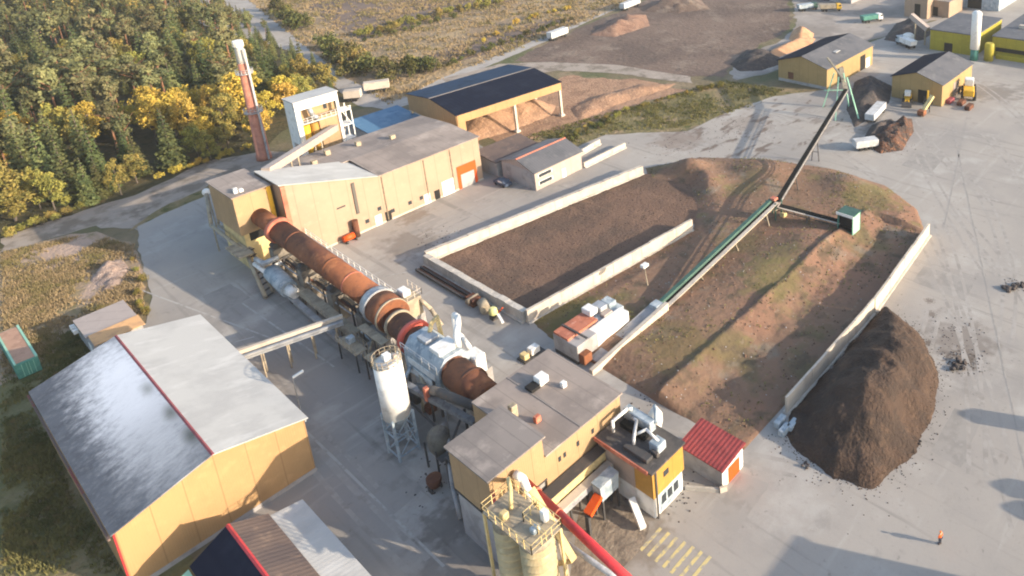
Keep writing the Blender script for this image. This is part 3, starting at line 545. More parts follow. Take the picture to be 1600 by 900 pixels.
# --- rotary kiln
AXZ = 7.0
def kp(px): # point on the kiln axis below photo pixel column px
    x0, y0 = 405, 338; x1, y1 = 590, 470
    return G(px, y0 + (px - x0) * (y1 - y0) / (x1 - x0), AXZ)
k0 = Vector((41.4, 136.4, 9.7)); k1 = Vector((42.4, 99.6, AXZ)); kd = (k1 - k0)
def ka(f): return k0 + kd * f
t = thing('rotary_kiln', (42.7, 121, 0), 'long rust brown rotary kiln tube sloping between inlet house and round hood', 'kiln')
MB().tube(ka(0), ka(.20), 1.45, 1.45, 28).build('inlet_tube', 'rust', t, True)
MB().tube(ka(.19), ka(.995), 1.78, 1.78, 32).build('shell', 'rust', t, True)
MB().tube(ka(.175), ka(.205), 2.15, 2.15, 32).build('girth_ring', 'rustpink', t, True)
MB().tube(ka(.34), ka(.352), 1.83, 1.83, 32).build('riding_ring', 'rust', t, True)
MB().tube(ka(.66), ka(.672), 1.83, 1.83, 32).build('riding_ring', 'rust', t, True)
MB().tube(ka(.82), ka(.828), 1.83, 1.83, 32).build('riding_ring', 'rustpink', t, True)
for fpos in (.19, .45, .70, .93):
    p = ka(fpos); MB().box(p.x - 1.9, p.x + 1.9, p.y - .9, p.y + .9, 0, p.z - 2.8).build('pier', pm('sooty_concrete_%d' % int(p.y), (.19, .165, .135), [((.11, .095, .08), .6, .45, .62), ((.30, .26, .21), 1.2, .56, .72)]), t)  # piers coloured darker than the other concrete
    for s in (-1.3, 1.3): MB().tube((p.x + s, p.y - .6, p.z - 2.3), (p.x + s, p.y + .6, p.z - 2.3), .5, .5, 14).build('support_roller', 'darksteel', t, True)
t = thing('pipe_gallery', (46, 117, 0), 'grey steel pipe gallery along the hall side of the kiln', 'gallery')
MB().bar((46.3, 133.4, 4.6), (45.7, 101, 4.6), 1.3, .18).build('walkway', 'steel', t)
MB().path([(46.0, 133, 5.2), (45.4, 101.5, 5.2)], .28).build('pipe', 'bluegrey', t, True)
for k in range(9):
    y = 131 - k * 3.6; MB().tube((46.1, y, 0), (46.1, y, 4.5), .1, .1, 6).build('post', 'tansteel', t)
m = MB(); m.bar((46.9, 133.4, 5.7), (46.3, 101, 5.7), .07); m.bar((46.9, 133.4, 5.2), (46.3, 101, 5.2), .05)
for k in range(17): m.bar((46.88 - k * .036, 133 - k * 2, 4.6), (46.88 - k * .036, 133 - k * 2, 5.7), .06)
m.build('handrail', 'white', t)
# under-kiln plant on the left side
t = thing('dust_pipe', (38.2, 124, 0), 'fat pale grey dust pipe with white end lying left of the kiln', 'pipe')
MB().tube(G(425, 425, 3.2), G(452, 452, 2.6), 1.35, 1.35, 20).build('casing', 'bluegrey', t, True)
MB().tube(G(452, 452, 2.6), G(462, 460, 2.4), 1.0, .75, 20).build('cone', 'white', t, True)
MB().path([G(400, 405, 4.6), G(412, 412, 5.0), G(435, 402, 5.2)], .45).build('bend', 'steel', t, True)
MB().path([G(398, 412, 3.6), G(415, 425, 3.6), G(440, 410, 4)], .4).build('bend', 'white', t, True)
for p in (G(430, 430, 2.6), G(455, 456, 2.0)): MB().box(p.x - .4, p.x + .4, p.y - .4, p.y + .4, 0, p.z - .6).build('saddle', 'darksteel', t)
t = thing('kiln_walkway', (39, 112, 0), 'dusty tan walkway deck beneath the left side of the kiln', 'walkway')
MB().bar((39.8, 128, 2.6), (39.0, 101, 2.6), 1.7, .2).build('deck', 'tansteel', t)
MB().bar((38.4, 124, 1.4), (37.6, 101, 1.4), .8, .5).build('cable_tray', 'greywall', t)
for k in range(7): MB().tube((39.7 - k * .1, 127 - k * 4.2, 0), (39.7 - k * .1, 127 - k * 4.2, 2.5), .12, .12, 6).build('post', 'darksteel', t)
m = MB(); m.bar((38.9, 128, 3.7), (38.1, 101, 3.7), .07)
for k in range(14): m.bar((38.9 - k * .06, 128 - k * 2.05, 2.6), (38.9 - k * .06, 128 - k * 2.05, 3.7), .06)
m.build('handrail', 'tansteel', t)

# --- transfer hood and cooler
t = thing('kiln_hood', (43, 97, 0), 'round rust stained kiln hood with pale steel rim between the kiln and the red ring', 'hood')
MB().tube((42.4, 100.0, 6.6), (42.3, 98.6, 6.6), 2.4, 2.4, 32).build('rear_rim', 'steel', t, True)
MB().tube((42.3, 98.6, 6.6), (42.2, 94.6, 6.4), 2.4, 2.4, 32).build('casing', 'rust', t, True)
MB().tube((42.3, 98.65, 6.6), (42.27, 98.2, 6.6), 2.6, 2.6, 32).build('rim', 'steel', t, True)
MB().tube((42.2, 95.3, 6.4), (42.2, 94.9, 6.4), 2.5, 2.5, 32).build('front_rim', 'tansteel', t, True)
MB().box(40.2, 44.4, 94.9, 98.9, 0, 4.0).build('base', 'greywall', t)
MB().box(44.6, 46.8, 95, 98.8, 4.2, 7.2).build('side_chamber', 'tansteel', t)
m = MB(); rail(m, [(44.7, 95.0, 7.25), (47.0, 95.0, 7.25), (47.0, 98.8, 7.25)]); m.build('handrail', 'palewall', t)
MB().box(44.9, 47.2, 95.4, 98.9, 0, 4.19).build('chamber_base', 'greywall', t)
MB().box(44.8, 46.0, 96.2, 98.0, 7.21, 8.2).build('fan_box', 'white', t, bevel=.1)
MB().path([(46.5, 95.5, 6.8), (47.2, 93.5, 5.2), (47.4, 91.5, 3.0)], .3).build('duct', 'tansteel', t, True)
MB().bar((39.2, 98.6, 5.0), (39.2, 92, 5.0), 1.2, .15).build('platform', 'tansteel', t)
for yy in (98.4, 95.2, 92.2): MB().tube((39.2, yy, 0), (39.2, yy, 4.9), .1, .1, 6).build('post', 'darksteel', t)
t = thing('cooler_drum', (41, 84, 0), 'dark rusty cooler drum with a bright red girth ring', 'drum')
MB().tube((42.1, 94.4, 6.0), (41.0, 77.2, 6.0), 1.8, 1.8, 32).build('shell', 'rustdark', t, True)
MB().tube((42.05, 93.4, 6.0), (42.0, 92.8, 6.0), 2.0, 2.0, 32).build('seal_ring', 'tansteel', t, True)
MB().tube((41.75, 88.9, 6.0), (41.7, 88.1, 6.0), 2.35, 2.35, 36).build('girth_ring', pm('bright_red_lead', (.62, .12, .085), [((.45, .09, .07), .9, .46, .64)], rough=.6), t, True)
MB().tube((41.0, 77.4, 6.0), (40.4, 69.6, 6.0), 2.0, 2.0, 32).build('outlet_shell', 'rust', t, True)
MB().tube((40.95, 74.2, 6.0), (40.9, 73.7, 6.0), 2.1, 2.1, 32).build('riding_ring', 'rustdark', t, True)
for yy in (90.5, 84.5, 73.0):
    MB().box(39.4, 43.2, yy - .7, yy + .7, 0, 3.4).build('pier', 'concrete', t)
t = thing('burner_housing', (41.5, 81.5, 0), 'blue grey and white burner housing with pale looping ducts astride the drum', 'machine')
MB().prism([(39.0, 78.2, 3.4), (43.6, 78.2, 3.4), (43.6, 78.2, 6.9), (42.5, 78.2, 8.2), (40.1, 78.2, 8.2), (39.0, 78.2, 6.9)], (0, 8.2, 0)).build('casing', 'bluegrey', t)
MB().box(39.9, 42.8, 79, 81.4, 8.21, 8.8).build('hatch', 'white', t, bevel=.06)
MB().box(40.2, 42.2, 82.6, 84.8, 8.21, 8.7).build('hatch', 'steel', t, bevel=.06)
MB().box(43.65, 45.4, 77.4, 79.8, 3.4, 6.2).build('fan_housing', 'white', t, bevel=.12)
MB().box(44.5, 46.2, 77.6, 79.6, 0, 3.39).build('fan_base', 'greywall', t)
MB().path([(42.6, 79.0, 8.3), (42.9, 79.4, 9.8), (43.6, 80.0, 10.4), (44.6, 81.6, 10.4), (45.2, 83.4, 9.6), (45.4, 84.0, 4.0)], .42, 14).build('loop_duct', 'white', t, True)
MB().path([(41.8, 84.2, 8.6), (42.4, 84.6, 9.4), (44.0, 85.9, 9.0), (44.6, 86.4, 3.0)], .3, 12).build('loop_duct', 'dustycream', t, True)
MB().path([(44.8, 79.8, 5.8), (45.1, 82.0, 6.6), (45.3, 83.8, 6.6)], .35, 12).build('loop_duct', 'white', t, True)
m = MB()
for sx in (38.9, 43.9):
    for sy in (78.6, 82.2, 86.0): m.box(sx - .15, sx + .15, sy - .15, sy + .15, 0, 3.2)
m.build('support_frame', 'darksteel', t)
m = MB(); m.bar((38.7, 78, 8.0), (38.7, 86.5, 8.0), .07); m.bar((38.7, 78, 7.5), (38.7, 86.5, 7.5), .05)
for k in range(6): m.bar((38.7, 78 + k * 1.7, 6.9), (38.7, 78 + k * 1.7, 8.0), .06)
m.build('handrail', 'steel', t)
for k, z in ((0, 4.2), (1, 5.6)): MB().bar((38.94, 79.2, z), (38.94, 85.6, z), .1, .9).build('side_panel', 'white', t)

t = thing('process_pipework', (39, 90, 0), 'tangle of grey pipes, decks and railings on the left of the hood and cooler drum', 'pipework')
rnd = random.Random(5)
for k in range(9):
    y = 76 + k * 2.7; x = 37.6 + rnd.uniform(-.6, .9); z = rnd.uniform(2.2, 4.6)
    MB().path([(x, y, .1), (x, y, z), (x + rnd.uniform(.4, 1.4), y + rnd.uniform(-.8, .8), z + rnd.uniform(.2, .8)), (x + 1.6, y + rnd.uniform(.8, 3), z + .6)], rnd.uniform(.12, .26), 8).build('pipe', ('steel', 'darksteel', 'tansteel', 'bluegrey', 'rustdark')[k % 5], t, True)
for (x0_, x1_, y0_, y1_, z) in ((36.6, 38.6, 86.5, 93.5, 3.6), (36.4, 38.2, 95.5, 101.0, 3.0), (44.0, 45.2, 86.5, 92.0, 3.4)):
    MB().box(x0_, x1_, y0_, y1_, z, z + .12).build('deck', 'tansteel', t)
    m = MB(); rail(m, [(x0_, y0_, z + .12), (x0_, y1_, z + .12)]); rail(m, [(x1_, y0_, z + .12), (x1_, y1_, z + .12)]); m.build('railing', 'tansteel', t)
    m = MB()
    for a in (x0_ + .15, x1_ - .15):
        for b in (y0_ + .2, y1_ - .2): m.box(a - .08, a + .08, b - .08, b + .08, 0, z)
    m.build('deck_posts', 'darksteel', t)
for (x, y, z, w, mt) in ((37.2, 88.2, 3.73, .9, 'steel'), (37.6, 91.8, 3.73, .7, 'rustdark'), (37.0, 98.4, 3.13, 1.0, 'bluegrey'), (44.4, 90.4, 3.53, .7, 'darksteel'), (37.3, 84.0, 0, 1.3, 'darksteel'), (37.9, 80.2, 0, 1.2, 'rustdark')):
    MB().box(x, x + w, y, y + w, z, z + w * .9).build('cabinet', mt, t, bevel=.06)
t = thing('old_pipe_rack', (36, 118, 0), 'dark pipe rack and cable bundle beneath the left flank of the kiln', 'pipe rack')
for k in range(6):
    y = 104 + k * 4.6; m = MB(); m.box(40.4, 40.6, y - .1, y + .1, 0, 5.2); m.box(43.6, 43.8, y - .1, y + .1, 0, 5.2); m.bar((40.4, y, 5.1), (43.8, y, 5.1), .18); m.build('frame', 'darksteel', t)
for k in range(4): MB().path([(40.7 + k * .5, 102, 3.4 + .3 * (k % 2)), (40.5 + k * .5, 118, 3.6 + .3 * (k % 2)), (40.2 + k * .5, 131, 4.2)], .1 + .05 * (k % 3), 8).build('pipe', ('steel', 'rustdark', 'darksteel', 'tansteel')[k], t, True)

# --- white silo
t = thing('white_silo', (32.8, 77.5, 0), 'tall white cylinder silo on blue grey steel legs beside the cooler drum', 'silo')
MB().lathe((32.8, 77.5, 0), [(.45, 3.4), (1.55, 5.6), (1.58, 5.65)], 28).build('hopper', 'bluegrey', t, True)  # blue grey paints the shaded lower part of the white silo
MB().lathe((32.8, 77.5, 0), [(1.58, 5.655), (1.58, 13.1)], 32).build('shell', 'white', t, True)
MB().lathe((32.8, 77.5, 0), [(1.62, 13.105), (1.0, 13.4), (.3, 13.5)], 32).build('roof', 'steel', t, True)
m = MB()
for z in (13.6, 14.1):
    for i in range(16): m.bar((32.8 + 1.58 * math.cos(i * math.pi / 8), 77.5 + 1.58 * math.sin(i * math.pi / 8), z), (32.8 + 1.58 * math.cos((i + 1) * math.pi / 8), 77.5 + 1.58 * math.sin((i + 1) * math.pi / 8), z), .06)
for i in range(16): m.bar((32.8 + 1.58 * math.cos(i * math.pi / 8), 77.5 + 1.58 * math.sin(i * math.pi / 8), 13.05), (32.8 + 1.58 * math.cos(i * math.pi / 8), 77.5 + 1.58 * math.sin(i * math.pi / 8), 14.1), .06)
m.build('handrail', 'tansteel', t)
MB().box(32.4, 33.2, 77.1, 77.9, 13.45, 14.2).build('filter_box', 'white', t, bevel=.05)
MB().box(33.3, 33.7, 76.7, 77.1, 13.3, 14.0).build('vent', 'pink', t, bevel=.05)
for sx in (-1.25, 1.25):
    for sy in (-1.25, 1.25): MB().box(32.8 + sx - .14, 32.8 + sx + .14, 77.5 + sy - .14, 77.5 + sy + .14, 0, 5.9).build('leg', 'bluegrey', t)
m = MB()
for z in (0.6, 3.4):
    for a, b in (((-1.25, -1.25), (1.25, -1.25)), ((1.25, -1.25), (1.25, 1.25)), ((1.25, 1.25), (-1.25, 1.25)), ((-1.25, 1.25), (-1.25, -1.25))):
        m.bar((32.8 + a[0], 77.5 + a[1], z), (32.8 + b[0], 77.5 + b[1], z), .14); m.bar((32.8 + a[0], 77.5 + a[1], z), (32.8 + b[0], 77.5 + b[1], z + 2.6), .1)
m.build('bracing', 'bluegrey', t)
MB().path([(34.5, 78.3, .2), (34.5, 78.3, 13.0)], .12, 8).build('fill_pipe', 'steel', t, True)

# --- dark ducts and clutter between silo and control building
t = thing('exhaust_duct', (36.5, 73, 0), 'dark dusty exhaust duct bending down to the ground left of the control building', 'duct')
MB().path([(40.0, 69.8, 5.4), (38.0, 69.6, 7.2), (36.7, 74.3, 7.6), (36.4, 79.2, 6.0), (36.8, 80.5, 3)], .55, 12).build('pipe', 'darksteel', t, True)
MB().path([(35.6, 72.5, 4.6), (34.6, 69.4, 3.4), (33.2, 67.6, 3.6), (32.3, 66.0, 2.4), (31.6, 64.4, 2.2), (31.3, 63.4, .2)], .26, 12).build('pipe', 'greywall', t, True)
MB().lathe((34.4, 71.6, 0), [(.4, 1.2), (1.25, 3.0), (1.3, 4.6), (.8, 5.2)], 18).build('cyclone', pm('sooty_steel', (.15, .135, .11), [((.09, .08, .07), .8, .45, .65), ((.24, .21, .16), 1.5, .54, .72)]), t, True)
for sx, sy in ((-1.2, -1.2), (1.2, -1.2), (1.2, 1.2), (-1.2, 1.2)): MB().bar((34.4 + sx, 71.6 + sy, 0), (34.4 + sx, 71.6 + sy, 3.6), .18).build('leg', 'darksteel', t)
MB().box(35.7, 36.2, 75.6, 76.1, 6.1, 8.0).build('riser', 'rustpink', t)
MB().box(33.0, 39.5, 69.0, 70.0, 3.0, 3.2).build('platform', 'darksteel', t)
t = thing('steel_framework', (36.2, 67.5, 0), 'dark dusty steel framework crammed between white silo and control building wall', 'framework')
for (xx, yy) in ((33.0, 62.5), (35.4, 62.5), (33.0, 67.8), (35.6, 67.8), (38.6, 72.5), (35.4, 80.5)): MB().box(xx - .12, xx + .12, yy - .12, yy + .12, 0, 4.6).build('post', 'darksteel', t)
m = MB(); m.bar((33, 62.5, 4.6), (33, 67.8, 4.6), .2); m.bar((35.4, 62.5, 4.6), (35.6, 67.8, 4.6), .2); m.bar((33, 67.8, 4.6), (38.6, 72.5, 4.6), .2); m.bar((35.6, 67.8, 2.4), (35.4, 80.5, 4.6), .22); m.bar((33, 62.5, 2.2), (33, 67.8, 4.4), .12); m.build('beams', 'darksteel', t)
MB().box(33.1, 35.3, 62.6, 67.6, 4.62, 4.72).build('deck', 'darksteel', t)
MB().bar((37.4, 68.3, 5.8), (35.6, 79.8, 6.6), .75, .6).build('screw_conveyor', pm('grey_conveyor_paint', (.17, .175, .185), [((.1, .1, .105), 1, .45, .62)]), t)
MB().box(36.2, 38.2, 68.2, 70.4, .2, 2.6).build('gearbox', 'rustdark', t, bevel=.1)
MB().box(34.0, 35.0, 64.0, 65.4, 4.73, 5.8).build('motor', 'darksteel', t, bevel=.08)
MB().lathe((36.6, 66.0, 0), [(.3, 2.6), (.9, 3.6), (.9, 5.2), (.4, 5.5)], 14).build('hopper', 'tansteel', t, True)
t = thing('rusty_bin', (31.9, 69.3, 0), 'small dark rusty bin on the ground by the foot of the white silo', 'bin')
MB().lathe((31.9, 69.3, 0), [(.6, .5), (.85, 1.2), (.85, 1.7)], 16).build('tub', 'rustdark', t, True)
for s in (-.6, .6): MB().box(31.9 + s - .1, 31.9 + s + .1, 68.9, 69.7, 0, .6).build('leg', 'darksteel', t)

# --- left pipe bridge from shed to kiln
t = thing('pipe_bridge', (32, 106, 0), 'pale pipe bridge spanning the shaded yard between the shed roof and the kiln', 'bridge')
a = Vector((24.9, 107.6, 4)); b = Vector((38.6, 103.2, 4))
MB().bar(a, b, 1.5, .25).build('deck', 'steel', t)
MB().bar(a + Vector((.3, .5, .6)), b + Vector((.3, .5, .6)), .55, .55).build('pipe', 'palewall', t)
MB().bar(a + Vector((-.2, -.5, .35)), b + Vector((-.2, -.5, .35)), .35, .35).build('pipe', 'steel', t)
for k in range(5):
    p = a.lerp(b, .05 + k * .22); m = MB(); m.bar((p.x - .3, p.y - .6, 0), (p.x - .3, p.y - .6, 4), .16); m.bar((p.x + .3, p.y + .6, 0), (p.x + .3, p.y + .6, 4), .16); m.bar((p.x - .3, p.y - .6, 2), (p.x + .3, p.y + .6, 2), .1); m.build('trestle', 'tansteel', t)

# --- control building
t = thing('control_building', (40, 61, 0), 'yellow control building with grey flat roofs, its taller block at the near corner', 'building')
MB().box(36.9, 48.0, 54.6, 67.3, 0, 9.3).build('wall', 'paleyellow', t)
MB().box(36.95, 48.25, 54.35, 67.55, 9.303, 9.5).build('roof', 'rooftan', t)
MB().box(41.8, 42.0, 54.4, 67.5, 9.505, 9.56).build('roof_seam', 'roofgrey', t)
MB().box(30.3, 36.89, 54.6, 61.5, 6.5, 11.8).build('high_wall', 'paleyellow', t)
MB().box(30.6, 36.89, 54.9, 61.5, 0, 6.35).build('lower_wall', 'greywall', t)
MB().box(30.2, 36.89, 54.5, 61.6, 6.36, 6.49).build('sill_band', 'darksteel', t)
MB().box(30.0, 37.15, 54.3, 61.8, 11.803, 12.0).build('high_roof', 'roofgrey', t)
rect_part(MB(), 'y', 30.35, 30.75, 6.5, 10.2, 54.6, .06).build('corner_trim', 'redtrim', t)
for xx, yy in ((43.2, 62.8),):
    v = MB().box(xx, xx + 1.3, yy, yy + 1.3, 9.51, 10.5).build('skylight', 'white', t, bevel=.08); MB().box(xx - 1.3, xx - .05, yy, yy + 1.3, 9.51, 9.9).build('curb', 'dark', v)
MB().box(38.0, 38.8, 61.2, 62, 9.51, 11.2).build('roof_vent', 'tansteel', t, bevel=.06)
MB().box(39.2, 39.9, 58.6, 59.2, 9.51, 10.3).build('roof_vent', 'rustpink', t, bevel=.06)
MB().box(44.6, 45.2, 60.4, 61.0, 9.51, 10.2).build('roof_vent', 'white', t, bevel=.05)
for xx in (38.6, 39.3, 41.2, 43.4): rect_part(MB(), 'y', xx, xx + .35, 7.2, 7.8, 54.6, .05).build('window', 'glass', t)
MB().path([(33.0, 54.2, 10.6), (33.2, 53.2, 10.4), (33.4, 52.6, 8.0)], .42, 12).build('outlet_pipe', 'white', t, True)
# covered belt galleries along its front
t = thing('belt_gallery', (41, 52.8, 0), 'pale covered belt gallery along the front wall of the control building', 'gallery')
MB().box(34.6, 47.0, 53.1, 54.3, 4.2, 5.4).build('casing', 'dustycream', t)
MB().box(34.6, 47.0, 52.95, 54.4, 5.403, 5.52).build('roof', 'darksteel', t)
MB().box(34.8, 45.0, 51.9, 52.9, 3.4, 4.1).build('lower_belt', 'steel', t)
MB().box(34.8, 45.0, 51.9, 52.9, 4.103, 4.2).build('lower_cover', 'palewall', t)
m = MB()
for k in range(5): m.box(35.2 + k * 2.4, 35.4 + k * 2.4, 52.1, 52.3, 0, 3.4); m.box(35.2 + k * 2.4, 35.4 + k * 2.4, 53.6, 53.8, 0, 4.2)
m.build('trestle', 'darksteel', t)
t = thing('dosing_bin', (41.5, 51.2, 0), 'pale blue dosing bin with an orange chute under the belt gallery', 'bin')
MB().prism([(40.6, 50.4, 2.6), (43.0, 50.4, 2.6), (43.2, 50.4, 4.6), (40.4, 50.4, 4.6)], (0, 1.4, 0)).build('hopper', 'bluegrey', t)
MB().bar((38.6, 50.6, 2.6), (40.5, 50.8, 3.4), 1.0, .5).build('chute', 'orange', t)
for sx in (40.7, 42.9):
    for sy in (50.5, 51.7): MB().box(sx - .1, sx + .1, sy - .1, sy + .1, 0, 2.59).build('leg', 'darksteel', t)
MB().box(38.4, 38.7, 50.3, 50.9, 0, 2.4).build('stand', 'darksteel', t)

# --- tower building
t = thing('crusher_house', (46.5, 50, 0), 'orange yellow two storey crusher house with ducts crowded on its dark roof', 'building')
MB().box(43.9, 48.9, 45.9, 54.2, 2.9, 6.5).build('wall', 'tower', t)
MB().box(44.1, 48.75, 46.1, 54.2, 0, 2.895).build('lower_wall', 'white', t)
MB().box(43.6, 49.1, 45.65, 54.4, 6.503, 6.7).build('roof', pm('sooty_felt_roof', (.10, .088, .08), [((.065, .06, .058), .5, .45, .62), ((.17, .15, .135), 1.2, .56, .74)], rough=.9), t)
MB().box(43.45, 43.59, 46.2, 54.4, 6.35, 6.85).build('fascia', 'rustpink', t)
rect_part(MB(), 'x', 48.6, 54.2, 2.91, 6.45, 43.9, .06, -1).build('brown_panel', 'rooftan', t)
rect_part(MB(), 'y', 45.6, 46.4, 4.6, 5.3, 45.9, .05).build('window', 'glass', t)
f = rect_part(MB(), 'y', 45.0, 48.2, .2, 2.5, 46.1, .06).build('gate', 'bluegrey', t)
for k in range(3): rect_part(MB(), 'y', 45.2 + k, 45.9 + k, 1.1, 2.2, 46.03, .05).build('pane', 'glass', f)
rect_part(MB(), 'y', 44.25, 44.45, 0, 6.4, 45.9, .14).build('downpipe', 'darksteel', t)
MB().path([(45.4, 53.2, 6.8), (45.4, 53.2, 8.2), (47.6, 53.0, 8.4), (48.0, 52.6, 8.3)], .2, 10).build('roof_duct', 'white', t, True)
MB().path([(45.2, 49.8, 6.9), (45.3, 49.8, 7.9), (47.2, 51.2, 8.0), (47.4, 52.0, 7.8)], .2, 10).build('roof_duct', 'steel', t, True)
MB().box(47.6, 48.6, 49.5, 53.8, 6.71, 8.1).build('fan_casing', 'bluegrey', t, bevel=.1)
MB().box(45.9, 47.3, 46.8, 48.2, 6.71, 7.8).build('fan_casing', 'bluegrey', t, bevel=.1)
MB().box(44.3, 45.3, 47.0, 50.6, 6.71, 7.15).build('hatch', 'darksteel', t, bevel=.05)
MB().box(46.4, 47.3, 49.4, 53.2, 6.71, 7.3).build('dark_duct', 'belt', t, bevel=.05)
MB().box(45.5, 45.9, 46.6, 47.6, 6.71, 7.3).build('hatch', 'darksteel', t, bevel=.05)
MB().lathe((49.9, 50.9, 0), [(.25, 3.4), (.85, 6.2), (.85, 7.0), (.3, 8.0), (.2, 8.3)], 20).build('cyclone', 'white', t, True)
MB().box(49.15, 50.6, 50.2, 51.6, 0, 3.39).build('cyclone_base', 'greywall', t)
MB().path([(49.9, 50.9, 8.2), (49.3, 50.2, 8.6), (48.4, 49.3, 7.8)], .22, 10).build('roof_duct', 'bluegrey', t, True)
MB().path([(46.7, 47.4, 7.7), (46.7, 49.2, 8.3), (46.0, 50.6, 7.2)], .16, 10).build('roof_duct', 'white', t, True)
t = thing('loading_chute', (42.8, 47.4, 0), 'white sloping chute on the ground at the foot of the crusher house', 'chute')
MB().bar((43.4, 48.9, 1.6), (42.2, 46.1, .4), .7, .5).build('trough', 'white', t)
for p in ((43.3, 48.7, 1.4), (42.4, 46.4, .4)): MB().box(p[0] - .1, p[0] + .1, p[1] - .1, p[1] + .1, 0, p[2]).build('leg', 'darksteel', t)
t = thing('low_kerb_wall', (50.2, 44.5, 0), 'low tan retaining wall in front of the red roofed garage', 'wall')
MB().bar((48.9, 45.9, .25), (50.9, 42.6, .25), .25, .5).build('wall_stem', 'concrete', t)
MB().bar((50.9, 42.45, .35), (51.6, 42.0, .35), .3, .7).build('end_block', 'palewall', t)

# --- red roofed garage
t = thing('red_garage', (53.5, 45.4, 0), 'small white garage with red roof and orange door', 'garage')
MB().prism([(51.5, 42.5, 0), (55.4, 42.5, 0), (55.4, 42.5, 3.1), (51.5, 42.5, 2.6)], (0, 6.1, 0)).build('wall', 'white', t)
rect_part(MB(), 'x', 42.52, 48.58, 0, 2.55, 51.5, .04, -1).build('side_wall', 'greywall', t)  # grey panel paints shade on the left side of the white garage
MB().slab([(51.2, 42.2, 2.60), (55.7, 42.2, 3.18), (55.7, 48.9, 3.18), (51.2, 48.9, 2.60)], .14).build('roof', 'roofred', t)
f = rect_part(MB(), 'y', 52.1, 55.0, .02, 2.35, 42.5, .05).build('door_frame', 'white', t)
rect_part(MB(), 'y', 52.5, 54.6, .03, 2.1, 42.447, .05).build('door', 'orange', f)

# --- corrugated silos, red tube, stair tower (bottom)
for (sx, sy, lab) in ((29.5, 50.4, 'cream ribbed silo in shade, the left one of the pair before the control building'), (29.8, 46.9, 'cream ribbed silo in sun, the right one of the pair before the control building')):
    t = thing('ribbed_silo', (sx, sy, 0), lab, 'silo', 'ribbed silos before the control building')
    prof = [(1.4, 0)]
    for k in range(12): prof += [(1.34, .1 + k * .84), (1.62, .42 + k * .84), (1.62, .56 + k * .84), (1.34, .84 + k * .84)]
    prof += [(1.45, 10.4)]
    MB().lathe((sx, sy, 0), prof, 28).build('shell', 'silocream', t)
    MB().lathe((sx, sy, 0), [(1.6, 10.405), (1.0, 10.75), (.35, 10.95)], 24).build('roof', 'tansteel', t, True)
    MB().box(sx - .35, sx + .35, sy - .35, sy + .35, 10.9, 11.04).build('filling_cap', 'bluegrey', t, bevel=.06)
t = thing('silo_platform', (30.2, 49, 0), 'dusty cream platform with railings and white filter around the silo tops', 'platform')
m = MB(); m.box(28.1, 31.5, 45.3, 52.6, 11.05, 11.15); m.build('deck', 'tansteel', t)
m = MB()
rail(m, [(28.1, 45.3, 11.15), (28.1, 52.6, 11.15), (31.5, 52.6, 11.15), (31.5, 45.3, 11.15), (28.1, 45.3, 11.15)]); m.build('railing', 'dustycream', t)
m = MB(); rail(m, [(29.8, 45.4, 11.15), (29.8, 48.6, 11.15), (31.4, 48.6, 11.15)]); m.build('railing', 'dustycream', t)
for (a, b) in ((31.4, 45.4), (31.4, 52.5), (28.2, 52.5)): MB().box(a - .12, a + .12, b - .12, b + .12, 0, 11.05).build('post', 'dustycream', t)
MB().box(30.8, 31.4, 46.8, 47.5, 11.16, 12.3).build('filter_unit', 'white', t, bevel=.08)
MB().box(28.6, 29.3, 50.0, 50.7, 11.16, 11.9).build('motor', 'dustycream', t, bevel=.08)
MB().box(29.4, 30.2, 46.6, 47.3, 11.16, 11.7).build('motor', 'bluegrey', t, bevel=.08)
m = MB(); m.bar((32.9, 51.5, .2), (32.9, 46.0, 5.3), .7, .15); m.bar((32.9, 46.0, 5.3), (32.9, 51.5, 10.5), .7, .15); m.build('stair_flight', 'dustycream', t)
MB().path([(32.2, 54.3, 10.4), (31.4, 52.8, 12.2), (30.6, 51.4, 12.5), (29.9, 50.6, 11.2)], .2, 10).build('feed_pipe', 'dustycream', t, True)
t = thing('red_conveyor_tube', (34, 47, 0), 'bright red conveyor tube reaching out from the control building wall', 'conveyor')
MB().tube((34.4, 54.55, 8.0), (33.0, 36.0, 8.0), .42, .42, 16).build('tube', 'red', t, True)
MB().tube((34.28, 53.0, 8.0), (34.25, 52.6, 8.0), .52, .52, 16).build('flange', 'rustpink', t, True)
MB().tube((34.0, 49.2, 8.0), (33.98, 49.0, 8.0), .5, .5, 16).build('flange', 'rustpink', t, True)
for yy in (50.5, 38.5): m = MB(); m.bar((34.7, yy, 0), (34.2, yy, 7.6), .14); m.bar((33.4, yy, 0), (33.9, yy, 7.6), .14); m.build('trestle', 'tansteel', t)
_ga, _gb = G(866, 836, 5.4), G(975, 912, 5.4)
t = thing('grey_conveyor_tube', (35, 43, 0), 'thin grey conveyor tube running below and beside the red tube', 'conveyor')
MB().tube(_ga, _gb, .26, .26, 14).build('tube', 'steel', t, True)
for p in (_ga.lerp(_gb, .15), _ga.lerp(_gb, .9)): MB().bar((p.x, p.y, 0), (p.x, p.y, 5.15), .14).build('post', 'tansteel', t)
